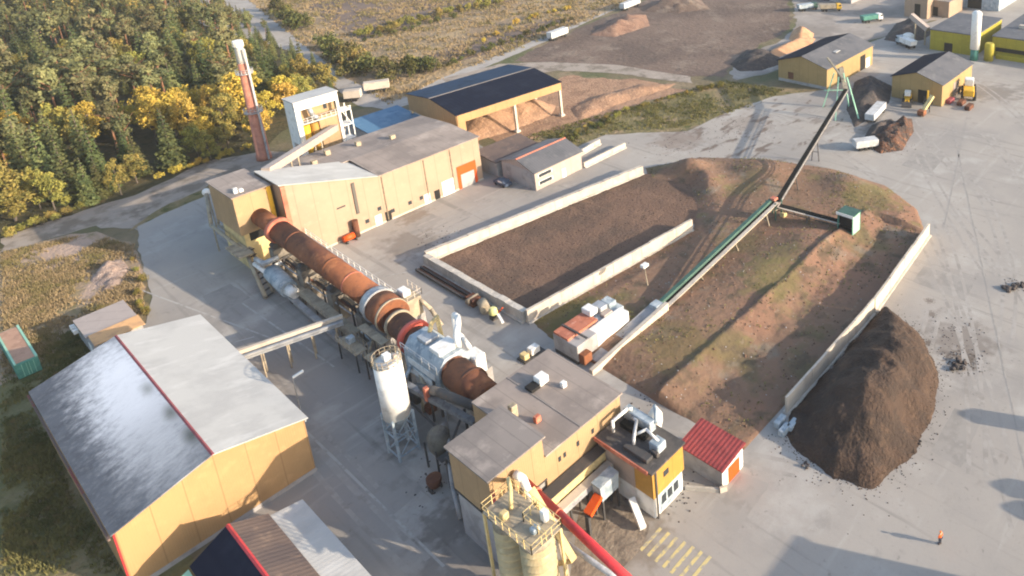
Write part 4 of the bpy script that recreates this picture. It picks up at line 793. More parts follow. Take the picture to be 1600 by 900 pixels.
for k in range(9):
    x, y = 35.2 + random.random() * 1.8, 39.8 + random.random() * 5.2; a = random.random() * 3; L = .5 + random.random() * .8
    lab = ['rusty girder offcut', 'orange scrap beam', 'dark scrap plate', 'rust brown pipe length', 'bent orange bracket', 'short rusty channel', 'dull red scrap bar', 'orange flange plate', 'dark rusty strut'][k] + ' in the scrap beneath the grey tube'
    single(MB().bar((x - math.cos(a) * L, y - math.sin(a) * L, .15 + .05 * k), (x + math.cos(a) * L, y + math.sin(a) * L, .3 + .08 * k), .3 + .3 * random.random(), .2), 'scrap_piece', ['rust', 'orange', 'rustdark', 'rust', 'orange', 'rust', 'rustpink', 'orange', 'rustdark'][k], lab, 'scrap metal', 'scrap under the grey tube')

# --- chimney
t = thing('brick_chimney', (60.7, 187.4, 0), 'tall red brick chimney with white painted top at the forest edge', 'chimney')
def cr(z): return 1.5 - .62 * z / 29.3
MB().lathe((60.7, 187.4, 0), [(cr(0) + .15, 0), (cr(1.2) + .15, 1.2), (cr(1.3), 1.3), (cr(24), 24)], 24).build('shaft', 'brick', t, True)
MB().lathe((60.7, 187.4, 0), [(cr(24), 24.005), (cr(28.4), 28.4), (cr(28.5) + .15, 28.5), (cr(29) + .15, 29.3)], 24).build('painted_top', 'white', t, True)
for z in (12, 21.5, 28):
    m = MB()
    for i in range(14):
        a0, a1 = 2 * math.pi * i / 14, 2 * math.pi * (i + 1) / 14; r = cr(z) + (.7 if z < 25 else .16)
        for dz in (0, .5, 1.0): m.bar((60.7 + r * math.cos(a0), 187.4 + r * math.sin(a0), z + dz), (60.7 + r * math.cos(a1), 187.4 + r * math.sin(a1), z + dz), .09)
        m.bar((60.7 + r * math.cos(a0), 187.4 + r * math.sin(a0), z), (60.7 + r * math.cos(a0), 187.4 + r * math.sin(a0), z + 1.0), .08)
        m.prism([(60.7 + cr(z) * math.cos(a0), 187.4 + cr(z) * math.sin(a0), z), (60.7 + r * math.cos(a0), 187.4 + r * math.sin(a0), z), (60.7 + r * math.cos(a1), 187.4 + r * math.sin(a1), z), (60.7 + cr(z) * math.cos(a1), 187.4 + cr(z) * math.sin(a1), z)], (0, 0, .08))
    m.build('ring_platform', 'steel' if z < 25 else 'white', t)
MB().box(60.7 + .2, 60.7 + .6, 187.4 - 1.8, 187.4 - 1.55, .2, 27.5).build('ladder', 'steel', t)

# --- filter building
t = thing('dust_filter_house', (65.5, 170, 0), 'tall white framed dust filter house with yellow hoppers beside the chimney', 'building')
x0, x1, y0, y1, H_ = 61.6, 71.0, 166.2, 171.2, 18.0
MB().box(x0 + .5, x1 - .2, y0 + 2.2, y1, 5, H_ - 1.6).build('body', 'paleyellow', t)
MB().box(x0 + 4.6, x1, y0 + .3, y0 + 2.19, 4.5, 13.5).build('front_panel', 'paleyellow', t)
MB().box(x0 - .2, x1 + .2, y0 - .2, y1 + .2, H_, H_ + .25).build('roof', 'roofpale', t)
MB().box(x0, x1, y0, y0 + .25, H_ - 1.9, H_ - .01).build('fascia', 'white', t)
MB().box(x0, x0 + 1.0, y0, y0 + .9, 0, H_ - 1.91).build('column', 'white', t)
MB().box(x1 - .6, x1, y0, y0 + .3, 0, H_ - 1.91).build('column', 'white', t)
MB().box(x0, x0 + .5, y1 - .9, y1 + .1, 0, H_ - .01).build('column', 'white', t)
MB().box(x0 + .05, x0 + .3, y0 + .95, y1 - .95, 8, H_ - .02).build('side_cladding', 'white', t)
for k in range(2):
    cx = x0 + 1.95 + k * 1.9; MB().lathe((cx, y0 + 1.2, 0), [(.3, 4.0), (.85, 7.5), (.85, 12.2)], 16).build('hopper', 'amber' if k == 0 else 'tower', t, True)
MB().box(x0 + 1.1, x1 - .7, y0 + .1, y0 + 1.4, 12.6, 12.9).build('gallery_floor', 'steel', t)
m = MB(); rail(m, [(x0 + 1.1, y0, 12.9), (x1 + 2, y0, 12.9)]); m.build('railing', 'white', t)
MB().path([(x0 + 3.2, y0 + .8, 16), (x0 + 3.6, y0 + .4, 14), (x0 + 4.5, y0 + .3, 13.2)], .5, 12).build('bend', 'steel', t, True)
rect_part(MB(), 'y', x0 + 6.8, x0 + 7.6, 14.2, 15.4, y0 + 2.2, .05).build('window', 'glass', t)
for z in (6, 9.5, 13): MB().box(x1 + .01, x1 + 2.4, y0, y0 + 3, z, z + .2).build('landing', 'white', t)
for a, b in ((x1 + 2.3, y0 + .1), (x1 + 2.3, y0 + 2.9)): MB().box(a - .1, a + .1, b - .1, b + .1, 0, 14).build('post', 'white', t)
m = MB(); m.bar((x1 + 2, y0 + .4, 0), (x1 + .4, y0 + .4, 6), .5, .12); m.bar((x1 + .5, y0 + 2.5, 6.2), (x1 + 2, y0 + 2.5, 9.5), .5, .12); m.bar((x1 + 2, y0 + .4, 9.7), (x1 + .5, y0 + .4, 13), .5, .12); m.build('stair_flight', 'white', t)
MB().box(x0 + .8, x1 - .4, y0 + 2.3, y1 - .3, 0, 4.99).build('lower_wall', 'greywall', t)
t = thing('gas_duct_gallery', (58, 154, 0), 'pinkish inclined duct gallery from the hall wedge up to the dust filter house', 'gallery')
MB().bar((46.0, 142.9, 14.6), (68.8, 165.4, 10.2), 1.5, 1.4).build('casing', 'pink', t)
for f in (.35, .7):
    p = Vector((46.0, 142.9, 14.6)).lerp(Vector((68.8, 165.4, 10.2)), f); m = MB(); m.bar((p.x - .7, p.y, 0), (p.x - .7, p.y, p.z - .7), .25); m.bar((p.x + .7, p.y, 0), (p.x + .7, p.y, p.z - .7), .25); m.build('trestle', 'tansteel', t)

# --- blue roofed shed
t = thing('blue_roofed_shed', (85, 176, 0), 'low shed with bright blue roof between filter house and open canopy', 'shed')
MB().box(78.9, 92.0, 169.8, 181.6, 0, 3.55).build('wall', 'greywall', t)
MB().slab([(78.6, 169.4, 3.6), (92.3, 169.4, 3.6), (92.3, 182, 4.5), (78.6, 182, 4.5)], .14).build('roof', 'roofblue', t)
MB().slab([(82.0, 168.0, 3.0), (92.2, 163.0, 3.0), (92.2, 169.3, 3.3), (82.0, 169.3, 3.3)], .12).build('lean_to_roof', 'darksteel', t)

# --- open canopy hall
t = thing('open_canopy', (105, 162, 0), 'open sided storage canopy with dark navy roof and yellow fascia', 'canopy')
ca = R(-4.6); C0 = Vector((89.8, 150.2, 0)); ex = Vector((math.cos(ca), math.sin(ca), 0)); ey = Vector((-math.sin(ca), math.cos(ca), 0))
def cp_(a, b, z): return C0 + ex * a + ey * b + Vector((0, 0, z))
LW, DW, EV, RG = 29.6, 24.6, 9.3, 10.8
MB().slab([cp_(-.3, -.3, EV + .01), cp_(LW + .3, -.3, EV + .01), cp_(LW + .3, DW * .5 - .3, RG), cp_(-.3, DW * .5 - .3, RG)], .15).build('roof', 'roofnavy', t)
MB().slab([cp_(-.3, DW * .5 + .3, RG), cp_(LW + .3, DW * .5 + .3, RG), cp_(LW + .3, DW + .3, EV + .01), cp_(-.3, DW + .3, EV + .01)], .15).build('roof', 'roofteal', t)
MB().slab([cp_(-.35, DW * .5 - .28, RG + .02), cp_(LW + .35, DW * .5 - .28, RG + .02), cp_(LW + .35, DW * .5 + .28, RG + .02), cp_(-.35, DW * .5 + .28, RG + .02)], .18).build('ridge_cap', 'roofgrey', t)
MB().prism([cp_(0, 0, EV - 2.0), cp_(LW, 0, EV - 2.0), cp_(LW, 0, EV), cp_(0, 0, EV)], -ey * .2).build('fascia', 'yellow', t)
MB().prism([cp_(0, 0.02, EV - 4.2), cp_(0, DW, EV - 4.2), cp_(0, DW, EV), cp_(0, DW * .5, RG - .05), cp_(0, 0.02, EV)], -ex * .2).build('gable_panel', 'yellow', t)
MB().prism([cp_(LW, 0.02, EV - 2.0), cp_(LW, DW, EV - 2.0), cp_(LW, DW, EV), cp_(LW, DW * .5, RG - .05), cp_(LW, 0.02, EV)], ex * .2).build('gable_panel', 'yellow', t)
MB().prism([cp_(0, DW, EV - 2.0), cp_(LW, DW, EV - 2.0), cp_(LW, DW, EV), cp_(0, DW, EV)], ey * .2).build('fascia', 'yellow', t)
MB().prism([cp_(-.1, -.22, 0), cp_(1.9, -.22, 0), cp_(1.9, .5, 0), cp_(-.1, .5, 0)], (0, 0, EV - 2.01)).build('corner_column', 'yellow', t)
for a, b in ((15.5, .2), (29.2, .2), (.3, 12), (.3, 24.3), (15, 24.3), (29.2, 24.3), (29.2, 12)):
    p = cp_(a, b, 0); MB().box(p.x - .3, p.x + .3, p.y - .3, p.y + .3, 0, EV - .05).build('column', 'palewall', t)
    if b < 5: MB().box(p.x - .6, p.x + .6, p.y - .6, p.y + .6, 0, .5).build('footing', 'concrete', t)
m = MB()
for a in (.3, 7.5, 15, 22, 29.3): m.bar(cp_(a, 0.2, EV - .2), cp_(a, DW * .5, RG - .2), .3, .4); m.bar(cp_(a, DW * .5, RG - .2), cp_(a, DW - .2, EV - .2), .3, .4)
m.build('rafters', 'darksteel', t)
def heap_h(slope, hmax, amp, seed, off=0):
    def h(d, x, y):
        if d <= 0: return d
        return min(hmax, d * slope) * (1 + amp * fbm(x, y, .22, seed)) + .18 * fbm(x, y, .9, seed + 1)
    return h
field('wood_chip_heap', [cp_(3, 4, 0).to_2d()[:], cp_(14, 2, 0).to_2d()[:], cp_(28, 3, 0).to_2d()[:], cp_(33, 8, 0).to_2d()[:], cp_(28, 21, 0).to_2d()[:], cp_(4, 22, 0).to_2d()[:]], heap_h(.62, 4.5, .35, 31), .7, 'chips', 'orange brown wood chip heap stored beneath the open canopy', 'heap')
field('wood_chip_heap', GP([(905, 190), (960, 165), (1040, 140), (1060, 130), (1000, 132), (930, 150), (890, 170)]), heap_h(.3, 1.1, .5, 35), 1.0, 'chips', 'low spread of sandy wood chips on the ground right of the canopy', 'heap')

# --- dark low roof + office
t = thing('dark_lean_shed', (92, 135.5, 0), 'low dark roofed shed between the cream hall and the site office', 'shed')
MB().box(86.6, 98.2, 131.8, 139.0, 0, 3.3).build('wall', 'greywall', t)
MB().slab([(86.2, 131.5, 3.35), (98.6, 131.5, 3.35), (98.6, 139.4, 4.2), (86.2, 139.4, 4.2)], .14).build('roof', 'roofbrown', t)
t = thing('site_office', (93.3, 125, 0), 'pinkish site office with grey gabled roof and red ridge', 'office')
gable_parts(t, 87.0, 99.9, 119.2, 130.4, 4.2, 5.9, 'x', 'pink', ('roofslate', 'rooftan'), rx=124.6, oh=.4, cap='rustpink')
for zz in (2.6, .9):
    f = rect_part(MB(), 'y', 87.8, 91.6, zz, zz + .9, 119.2, .05).build('window_band', 'white', t)
    rect_part(MB(), 'y', 88.0, 91.3, zz + .08, zz + .8, 119.147, .05).build('glazing', 'glass', f)
rect_part(MB(), 'y', 94.2, 95.2, .05, 2.1, 119.2, .06).build('door', 'white', t)
rect_part(MB(), 'x', 119.4, 130.2, 0, 4.1, 87.0, .05, -1).build('end_wall', 'greywall', t)  # grey panel paints shade onto the pink gable end
t = thing('parked_car', (84.7, 127.5, 0), 'dark car with pale windscreen parked between hall and office', 'car')
MB().prism([(83.8, 125.3, .35), (83.8, 129.6, .35), (83.8, 129.6, .95), (83.8, 128.6, 1.0), (83.8, 128.0, 1.5), (83.8, 126.3, 1.5), (83.8, 125.9, 1.05), (83.8, 125.3, .95)], (1.75, 0, 0)).build('body', pm('car_blue', (.05, .07, .11), rough=.3, spec=.5), t, bevel=.06)
rect_part(MB(), 'x', 126.5, 127.9, 1.02, 1.4, 83.8, .02, -1).build('window', 'white', t)
for yy in (126.2, 128.8):
    for xx in (83.78, 85.35): MB().tube((xx, yy, .33), (xx + .22, yy, .33), .33, .33, 14).build('wheel', 'tyre', t, True)

# --- concrete walls
def wall_run(name, p0, p1, h, th, mat, label, cap=None, panel=2.0, group=None):
    p0 = Vector((*p0, 0)); p1 = Vector((*p1, 0)); d = (p1 - p0).normalized(); L = (p1 - p0).length; n = max(1, int(L / panel))
    t = thing(name, p0.lerp(p1, .5), label, 'wall', group); m = MB()
    for k in range(n):
        a = p0 + d * (L * k / n + .015); b = p0 + d * (L * (k + 1) / n - .015); dh = random.uniform(-.05, .05); s = d.cross(Vector((0, 0, 1))) * random.uniform(-.04, .04)
        m.bar(a + s + Vector((0, 0, (h + dh) / 2)), b + s + Vector((0, 0, (h + dh) / 2)), th, h + dh)
    m.build('panel_row', mat, t)
    foot = MB(); foot.bar(p0 + Vector((0, 0, .12)), p1 + Vector((0, 0, .12)), th + .7, .24); foot.build('footing', 'concrete', t)
    return t
wall_run('concrete_wall', (58.2, 114.0), (105.6, 106.2), 1.9, .9, 'palewall', 'long pale concrete wall along the hall side of the peat bed')
wall_run('concrete_wall', (57.8, 85.6), (57.8, 113.2), 1.9, 1.0, 'concrete', 'shaded grey concrete wall closing the near end of the peat bed')
wall_run('concrete_wall', (57.6, 85.0), (93.4, 81.9), 2.3, .5, 'palewall', 'pale slatted concrete wall between peat bed and grassy bank')
wall_run('concrete_wall', (90.4, 43.2), (116.3, 45.4), 2.4, .4, 'palewall', 'cream concrete wall at the upper right edge of the bank')
t = wall_run('concrete_wall', (65.2, 42.8), (90.2, 43.15), 2.6, .32, 'palewall', 'narrow pale concrete wall between bank and dark clay heap')
wall_run('concrete_wall', (100.4, 119.3), (113.6, 119.4), 1.2, .5, 'palewall', 'low concrete block wall beyond the site office')
wall_run('concrete_wall', (101.0, 124.6), (111.6, 126.0), 1.2, .5, 'concrete', 'rear low block wall of the empty bay behind the site office')
for i, (x, y, rz) in enumerate(((63.3, 42.5, .2), (62.5, 41.3, .7), (63.7, 40.9, 1.1))):
    single(MB().prism([(x - .9, y - .4, 0), (x + .9, y - .4, 0), (x + .9, y + .4, 0), (x - .9, y + .4, 0)], (0, 0, .9)), 'concrete_block', 'bluegrey', ['pale block butting the end of the narrow wall', 'outer pale block half buried by the clay heap', 'pale block leaning on the clay heap flank'][i], 'concrete block', 'blocks at the wall end', bevel=.08)
# clutter along the near end wall
t = thing('rail_stack', (56.2, 104, 0), 'dark stack of steel rails along the shaded end wall', 'rails')
for k in range(4): MB().bar((56.7 - .45 * k, 98.2, .25 + .2 * (k % 2)), (56.7 - .45 * k, 112.5, .25 + .2 * (k % 2)), .3, .4).build('rail', 'darksteel' if k % 2 else 'rustdark', t)
t = thing('spare_gearbox', (55.7, 96.3, 0), 'dark rusty gearbox casing left beside the end wall', 'machine part')
MB().box(54.9, 56.6, 95.2, 97.4, 0, 1.3).build('casing', 'rustdark', t, bevel=.12); MB().tube((54.6, 96.3, .9), (56.8, 96.3, .9), .5, .5, 14).build('shaft', 'tansteel', t, True)
t = thing('old_boiler', (55.6, 93.2, 0), 'dusty tan boiler drum lying beside the end wall', 'drum')
MB().tube((55.2, 92.2, .85), (56.1, 94.4, .85), .8, .8, 18).build('drum', 'tansteel', t, True); MB().box(55.2, 56.2, 92.8, 93.8, 0, .3).build('cradle', 'darksteel', t)
t = thing('small_mixer', (55.3, 90.0, 0), 'pale yellow small mixer with white arm beside the end wall', 'mixer')
MB().lathe((55.3, 90.3, 0), [(.3, .6), (.7, 1.0), (.6, 1.7), (.35, 2.0)], 14).build('drum', pm('pale_lime', (.62, .60, .25), rough=.6), t, True)
MB().bar((55.6, 89.6, .9), (55.0, 87.6, .6), .4, .3).build('arm', 'white', t); MB().box(54.8, 55.8, 89.8, 90.8, 0, .59).build('frame', 'darksteel', t)
MB().bar((55.9, 90.2, .6), (56.3, 89.2, 1.8), .25, .2).build('lever', 'orange', t)
t = thing('pump_set', (53.8, 78.8, 0), 'white pump set with yellow guard beside the control building', 'pump')
MB().box(52.9, 54.4, 78.0, 79.2, .3, 1.3).build('casing', 'white', t, bevel=.1); MB().box(51.6, 52.5, 78.0, 79.2, .3, 1.1).build('guard', 'dustycream', t, bevel=.08); MB().box(51.4, 55, 77.6, 79.6, 0, .29).build('skid', 'darksteel', t)

# --- feeder machine and ramp
t = thing('box_feeder', (61, 74.5, 0), 'long white and red clay feeder machine on the near edge of the bank', 'machine')
MB().box(55.8, 59.6, 71.4, 76.6, .5, 3.0).build('head_housing', 'greywall', t, bevel=.08)
MB().box(55.9, 61.6, 73.4, 76.5, 3.004, 3.35).build('red_cover', pm('faded_red_cover', (.45, .16, .095), [((.34, .12, .075), .8, .45, .65), ((.55, .28, .2), 1.4, .56, .72)], rough=.7), t)
MB().box(59.61, 66.0, 71.4, 73.2, .5, 2.9).build('trough', 'white', t)
MB().box(59.61, 66.8, 73.25, 76.6, .5, 2.6).build('belt_frame', 'bluegrey', t)
for k, (xx, mt) in enumerate(((61.2, 'white'), (63.2, 'steel'), (65.0, 'bluegrey'))): MB().box(xx, xx + 1.5, 74.4, 76.4, 2.61 + (.76 if xx < 61.7 else 0), 4.0 - .3 * k + (.3 if xx < 61.7 else 0)).build('drive_motor', mt, t, bevel=.1)
MB().box(62.9, 64.6, 73.3, 74.3, 2.61, 3.1).build('gear_cover', 'pink', t, bevel=.05)
MB().box(57.5, 57.8, 71.3, 76.7, 3.36, 3.5).build('strap', 'darksteel', t)
MB().box(55.9, 57.4, 70.2, 71.35, .4, 1.9).build('scrap_guard', 'rust', t, bevel=.08)
MB().box(55.8, 66.6, 71.6, 76.4, 0, .49).build('skid', 'darksteel', t)
t = thing('loading_ramp', (63, 70, 0), 'grey loading ramp with cream kerb beam beside the clay feeder', 'ramp')
MB().prism([(57.5, 68.9, 0), (71.2, 68.9, 0), (71.2, 68.9, 2.0), (57.5, 68.9, .4)], (0, 2.1, 0)).build('deck', 'greywall', t)
MB().prism([(55.5, 68.2, 0), (71.4, 68.2, 0), (71.4, 68.2, 2.5), (55.5, 68.2, .8)], (0, .68, 0)).build('kerb_beam', 'palewall', t)
t = thing('light_mast', (75, 76, 0), 'short leaning lamp mast with white head on the bank near the feeder', 'lamp post')
z0 = bank_z(74.6, 75.6) - .1
MB().tube((74.6, 75.6, z0), (74.9, 76.4, 3.9), .1, .07, 8).build('pole', 'tansteel', t)
MB().box(74.4, 75.6, 76.0, 76.9, 3.9, 4.4).build('lamp_head', 'white', t, bevel=.05)

# --- conveyors
def conveyor(label, p0, p1, w, cover, side, legs, belt='belt', group='belt conveyors on the bank'):
    p0 = Vector(p0); p1 = Vector(p1); d = (p1 - p0).normalized(); s = d.cross(Vector((0, 0, 1))).normalized(); up = s.cross(d)
    t = thing('belt_conveyor', (p0.x, p0.y, 0), label, 'conveyor', group)
    m = MB(); L = (p1 - p0).length
    for q in (-w / 2, w / 2):
        m.bar(p0 + s * q, p1 + s * q, .14); m.bar(p0 + s * q - up * .7, p1 + s * q - up * .7, .12)
        n = int(L / 1.8)
        for k in range(n): m.bar(p0 + d * (L * k / n) + s * q - up * .7, p0 + d * (L * (k + .5) / n) + s * q, .07); m.bar(p0 + d * (L * (k + .5) / n) + s * q, p0 + d * (L * (k + 1) / n) + s * q - up * .7, .07)
    m.build('truss', side, t)
    MB().bar(p0 + up * .12, p1 + up * .12, w * .9, .10, up).build('belt', belt, t)
    if not cover: MB().bar(p0 + s * w * .68 + up * .02, p1 + s * w * .68 + up * .02, w * .35, .06, up).build('walkway', 'palewall', t)
    if cover:
        MB().prism([p0 - s * w * .5 + up * .16, p0 + s * w * .12 + up * .16, p0 + s * w * .05 + up * .55, p0 - s * w * .4 + up * .55], p1 - p0).build('cover', cover, t)
        MB().bar(p0 + s * w * .72 + up * .16, p1 + s * w * .72 + up * .16, w * .48, .08, up).build('walkway', 'palewall', t)
    for f in legs:
        p = p0 + d * (L * f) - up * .7; m = MB(); zb = max(0, bank_z(p.x, p.y)) - .15
        for q in (-1, 1): m.bar((p.x + s.x * q * (w * .9), p.y + s.y * q * (w * .9), zb), p + s * q * w * .45, .16)
        m.bar((p.x - s.x * w * .75, p.y - s.y * w * .75, (zb + p.z) / 2), (p.x + s.x * w * .75, p.y + s.y * w * .75, (zb + p.z) / 2), .1); m.build('trestle', side, t)
    return t
t = conveyor('green covered belt conveyor with pale walkway climbing the bank from the feeder', (70.4, 69.6, 1.5), (104.4, 71.2, 4.3), 1.5, 'green', 'tansteel', (.3, .6, .9))
MB().box(69.6, 71.2, 69.0, 70.6, .6, 2.4).build('tail_box', 'bluegrey', t, bevel=.08)
t = conveyor('long black belt conveyor crossing from the transfer point to the two far sheds', (103.4, 70.2, 3.9), (160.5, 86.4, 6.6), .95, None, 'darksteel', (.22, .5))
m = MB()
for (fx, fy) in ((161.6, 93.6), (164.8, 87.6), (155.0, 86.2), (157.6, 80.8)): m.bar((fx, fy, 0), (fx * .35 + 164 * .65, fy * .35 + 90 * .65, 9.5), .28)
m.bar((161, 93, 5), (164.5, 88, 5), .2)
m.build('head_frame', 'palegreen', t)
MB().bar((160.5, 86.4, 6.6), (172.8, 94.5, 7.6), 1.2, .5).build('head_chute', 'tansteel', t)
MB().bar((160.8, 87.0, 8.9), (174.0, 99.5, 9.4), .45, .45).build('head_beam', 'tansteel', t)
t = conveyor('short dark belt conveyor feeding the green drop box', (104.8, 70.6, 3.6), (107.6, 58.4, 2.6), 1.1, None, 'darksteel', (.5,))
t = thing('transfer_tower', (104.6, 71, 0), 'small rusty green transfer point where three conveyors meet', 'tower')
zb = bank_z(104.6, 71) - .2
m = MB()
for sx, sy in ((-1, -1), (1, -1), (1, 1), (-1, 1)): m.box(104.6 + sx - .12, 104.6 + sx + .12, 71 + sy - .12, 71 + sy + .12, zb, 4.6)
m.build('frame', 'green', t)
MB().box(104.0, 105.2, 70.4, 71.6, 4.61, 5.1).build('hopper', 'rustpink', t, bevel=.1)
MB().box(103.3, 105.9, 69.7, 72.3, 3.2, 3.32).build('platform', 'tansteel', t)
MB().box(105.3, 106.4, 69.2, 70.2, zb, zb + 1.0).build('motor', 'dustycream', t, bevel=.1)
t = thing('drop_box', (108.2, 57, 0), 'green steel drop box with dark open front and pale roof on the bank', 'hopper')
zb = bank_z(108.2, 57) - .3
bx = (106.6, 109.4, 55.5, 58.6)
MB().box(bx[1] - .15, bx[1], bx[2], bx[3], zb, zb + 3.7).build('back_wall', 'teal', t)
MB().box(bx[0], bx[1] - .16, bx[2], bx[2] + .15, zb, zb + 3.7).build('side_wall', 'palegreen', t)
MB().box(bx[0], bx[1] - .16, bx[3] - .15, bx[3], zb, zb + 3.7).build('side_wall', 'teal', t)
MB().box(bx[0] - .2, bx[1] + .15, bx[2] - .15, bx[3] + .15, zb + 3.705, zb + 3.8).build('roof', 'green', t)
MB().box(bx[0] - .3, bx[0] - .21, bx[2] - .15, bx[3] + .15, zb + 3.45, zb + 3.95).build('front_edge', 'white', t)
MB().box(bx[0], bx[0] + .12, bx[2] + .16, bx[3] - .16, zb, zb + .5).build('front_plate', 'green', t)
MB().box(bx[0] + .13, bx[1] - .2, bx[2] + .2, bx[3] - .2, zb + .3, zb + 1.0).build('belt_bed', 'belt', t)
MB().box(bx[0] + .5, bx[0] + .55, bx[2] + .16, bx[3] - .16, zb + 1.01, zb + 3.7).build('rubber_curtain', 'dark', t)  # dark sheet painting the shade inside the open box

# --- clay heap
CLAY = GP([(1222, 672), (1250, 712), (1300, 747), (1362, 763), (1422, 722), (1462, 642), (1467, 580), (1436, 520), (1380, 488)]) + [(88.0, 42.7), (66, 42.4)]
CREST = [(91, 41.5), (86, 37.8), (80, 35.6), (74, 34.8), (68, 33.4), (63.5, 31)]
def clay_h(d, x, y):
    d = d + .55 * fbm(x, y, .3, 14) + .2 * fbm(x, y, .9, 15)
    if d <= 0: return d * .9
    p = Vector((x, y)); best = 1e9; hm = 5; hh = (1.6, 4.0, 5.5, 5.7, 5.1, 2.8)
    for i in range(len(CREST) - 1):
        a = Vector(CREST[i]); b = Vector(CREST[i + 1]); e = b - a; f = max(0, min(1, (p - a).dot(e) / e.length_squared)); q = (p - a - e * f).length
        if q < best: best = q; hm = hh[i] * (1 - f) + hh[i + 1] * f
    along = x * .9 + fbm(x, y, .2, 12) * 2.5
    gully = mnoise.noise(Vector((along * .34, y * .05, 3.1))) * .8 + mnoise.noise(Vector((along * .8, y * .12, 8.1))) * .35
    k = d / (d + best + .01); kk = .82 * math.sin(k * math.pi / 2) + .12 * k
    lump = mnoise.noise(Vector((x * .22, y * .22, 5.5))) * 1.0 + mnoise.noise(Vector((x * .5, y * .5, 9.5))) * .55 + mnoise.noise(Vector((x * 1.1, y * 1.1, 2.5))) * .22
    return max(.02, hm * kk * (1 + .30 * gully * (1 - k * .5)) + lump * min(1, d / 2.0) * .95 + .10 * fbm(x, y, 1.6, 9))
field('clay_heap', CLAY, clay_h, .4, 'clay', 'big dark brown clay heap leaning against the narrow concrete wall', 'heap')

# --- far right buildings
def far_shed(name, x0, x1, y0, y1, ev, rg, label):
    t = thing(name, ((x0 + x1) / 2, (y0 + y1) / 2, 0), label, 'shed')
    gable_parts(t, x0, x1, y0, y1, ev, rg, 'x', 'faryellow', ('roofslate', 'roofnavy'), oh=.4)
    return t
t = far_shed('clay_shed', 173.6, 201.5, 99.4, 115.6, 6.2, 8.6, 'far yellow shed with grey roof and two dark doorways, left of the pair')
rect_part(MB(), 'y', 179.5, 182.5, .05, 4.6, 99.4, .06).build('doorway', 'dark', t); rect_part(MB(), 'y', 193.4, 196.6, .05, 4.6, 99.4, .06).build('doorway', 'dark', t)
rect_part(MB(), 'y', 197, 199.6, .05, 3.0, 99.4, .07).build('door', 'white', t); rect_part(MB(), 'x', 110.4, 112.2, 1.2, 3.2, 173.6, .06).build('hatch', 'rustdark', t)
rect_part(MB(), 'x', 99.5, 115.5, 0, .9, 173.6, .05).build('plinth', 'greywall', t); MB().box(184.5, 187, 102.6, 103.8, 7.55, 7.75).build('rooflight', 'roofpale', t)
t = far_shed('machine_shed', 178.3, 199.8, 68.0, 82.0, 6.0, 8.2, 'far yellow shed with grey roof, right of the pair, diggers at its front')
rect_part(MB(), 'x', 72.0, 74.5, .05, 3.6, 178.3, .06).build('doorway', 'dark', t)
rect_part(MB(), 'y', 186, 190, .05, 4.2, 68.0, .06).build('doorway', 'rooftan', t)
field('dark_heap', GP([(1322, 170), (1335, 128), (1360, 118), (1395, 135), (1390, 160), (1360, 185), (1335, 200)]), heap_h(.55, 3.0, .4, 41), .7, 'darkheap', 'dark grey heap in the shade between the two far sheds', 'heap')
field('rust_scrap_heap', GP([(1350, 225), (1375, 205), (1400, 190), (1425, 185), (1428, 205), (1410, 235), (1375, 240)]), heap_h(.9, 2.0, .8, 43), .35, 'rustheap', 'rusty scrap heap on the yard before the right far shed', 'heap')
field('dark_heap', GP([(1345, 222), (1362, 195), (1392, 185), (1405, 195), (1375, 218), (1352, 232)]), heap_h(.7, 1.7, .5, 45), .5, 'darkheap', 'small dark heap between white trailer and rusty scrap', 'heap')
field('sand_heap', GP([(1232, 62), (1238, 48), (1252, 44), (1272, 52), (1270, 62), (1250, 66)]), heap_h(.75, 5.0, .15, 47), .7, 'sand', 'steep cone of orange sand beyond the far left shed', 'heap')
field('sand_heap', GP([(1185, 92), (1200, 80), (1240, 62), (1275, 60), (1270, 68), (1235, 82), (1205, 95)]), heap_h(.5, 2.2, .3, 49), .8, 'sand', 'long low orange sand ridge beside the far left shed', 'heap')
field('grey_heap', GP([(1140, 100), (1165, 78), (1215, 80), (1222, 100), (1190, 110), (1155, 112)]), heap_h(.4, 2.4, .4, 51), .9, 'darkheap', 'low grey heap left of the far left shed', 'heap')
field('brown_heap', GP([(920, 55), (960, 28), (1010, 22), (1015, 40), (960, 58)]), heap_h(.35, 2.6, .4, 53), 1.2, pm('red_brown_soil', (.25, .15, .105), [((.19, .11, .08), .2, .45, .62), ((.31, .2, .14), .6, .52, .7)], rough=1, bump=(1, .8, .4)), 'reddish brown soil heap in the far peat yard', 'heap')
field('brown_heap', GP([(1000, 18), (1040, -2), (1095, 0), (1110, 14), (1060, 20)]), heap_h(.45, 3.5, .4, 55), 1.2, 'peatyard', 'dark brown peat heap at the top edge of the photo', 'heap')
field('grey_heap', GP([(1380, 62), (1400, 36), (1440, 32), (1458, 50), (1445, 62), (1410, 68)]), heap_h(.45, 3.2, .4, 57), .9, 'darkheap', 'broad grey heap beside the olive yellow factory', 'heap')

field('rubble_heap', GP([(140, 437), (160, 412), (190, 405), (203, 420), (190, 447), (160, 455)]), heap_h(.5, 1.3, .8, 71), .4, pm('pink_rubble', (.36, .26, .21), [((.22, .16, .13), .8, .46, .62), ((.46, .36, .3), 1.6, .54, .72)], rough=1, bump=(2.5, 1, .3)), 'pinkish rubble heap on the left meadow by the yard edge', 'heap')
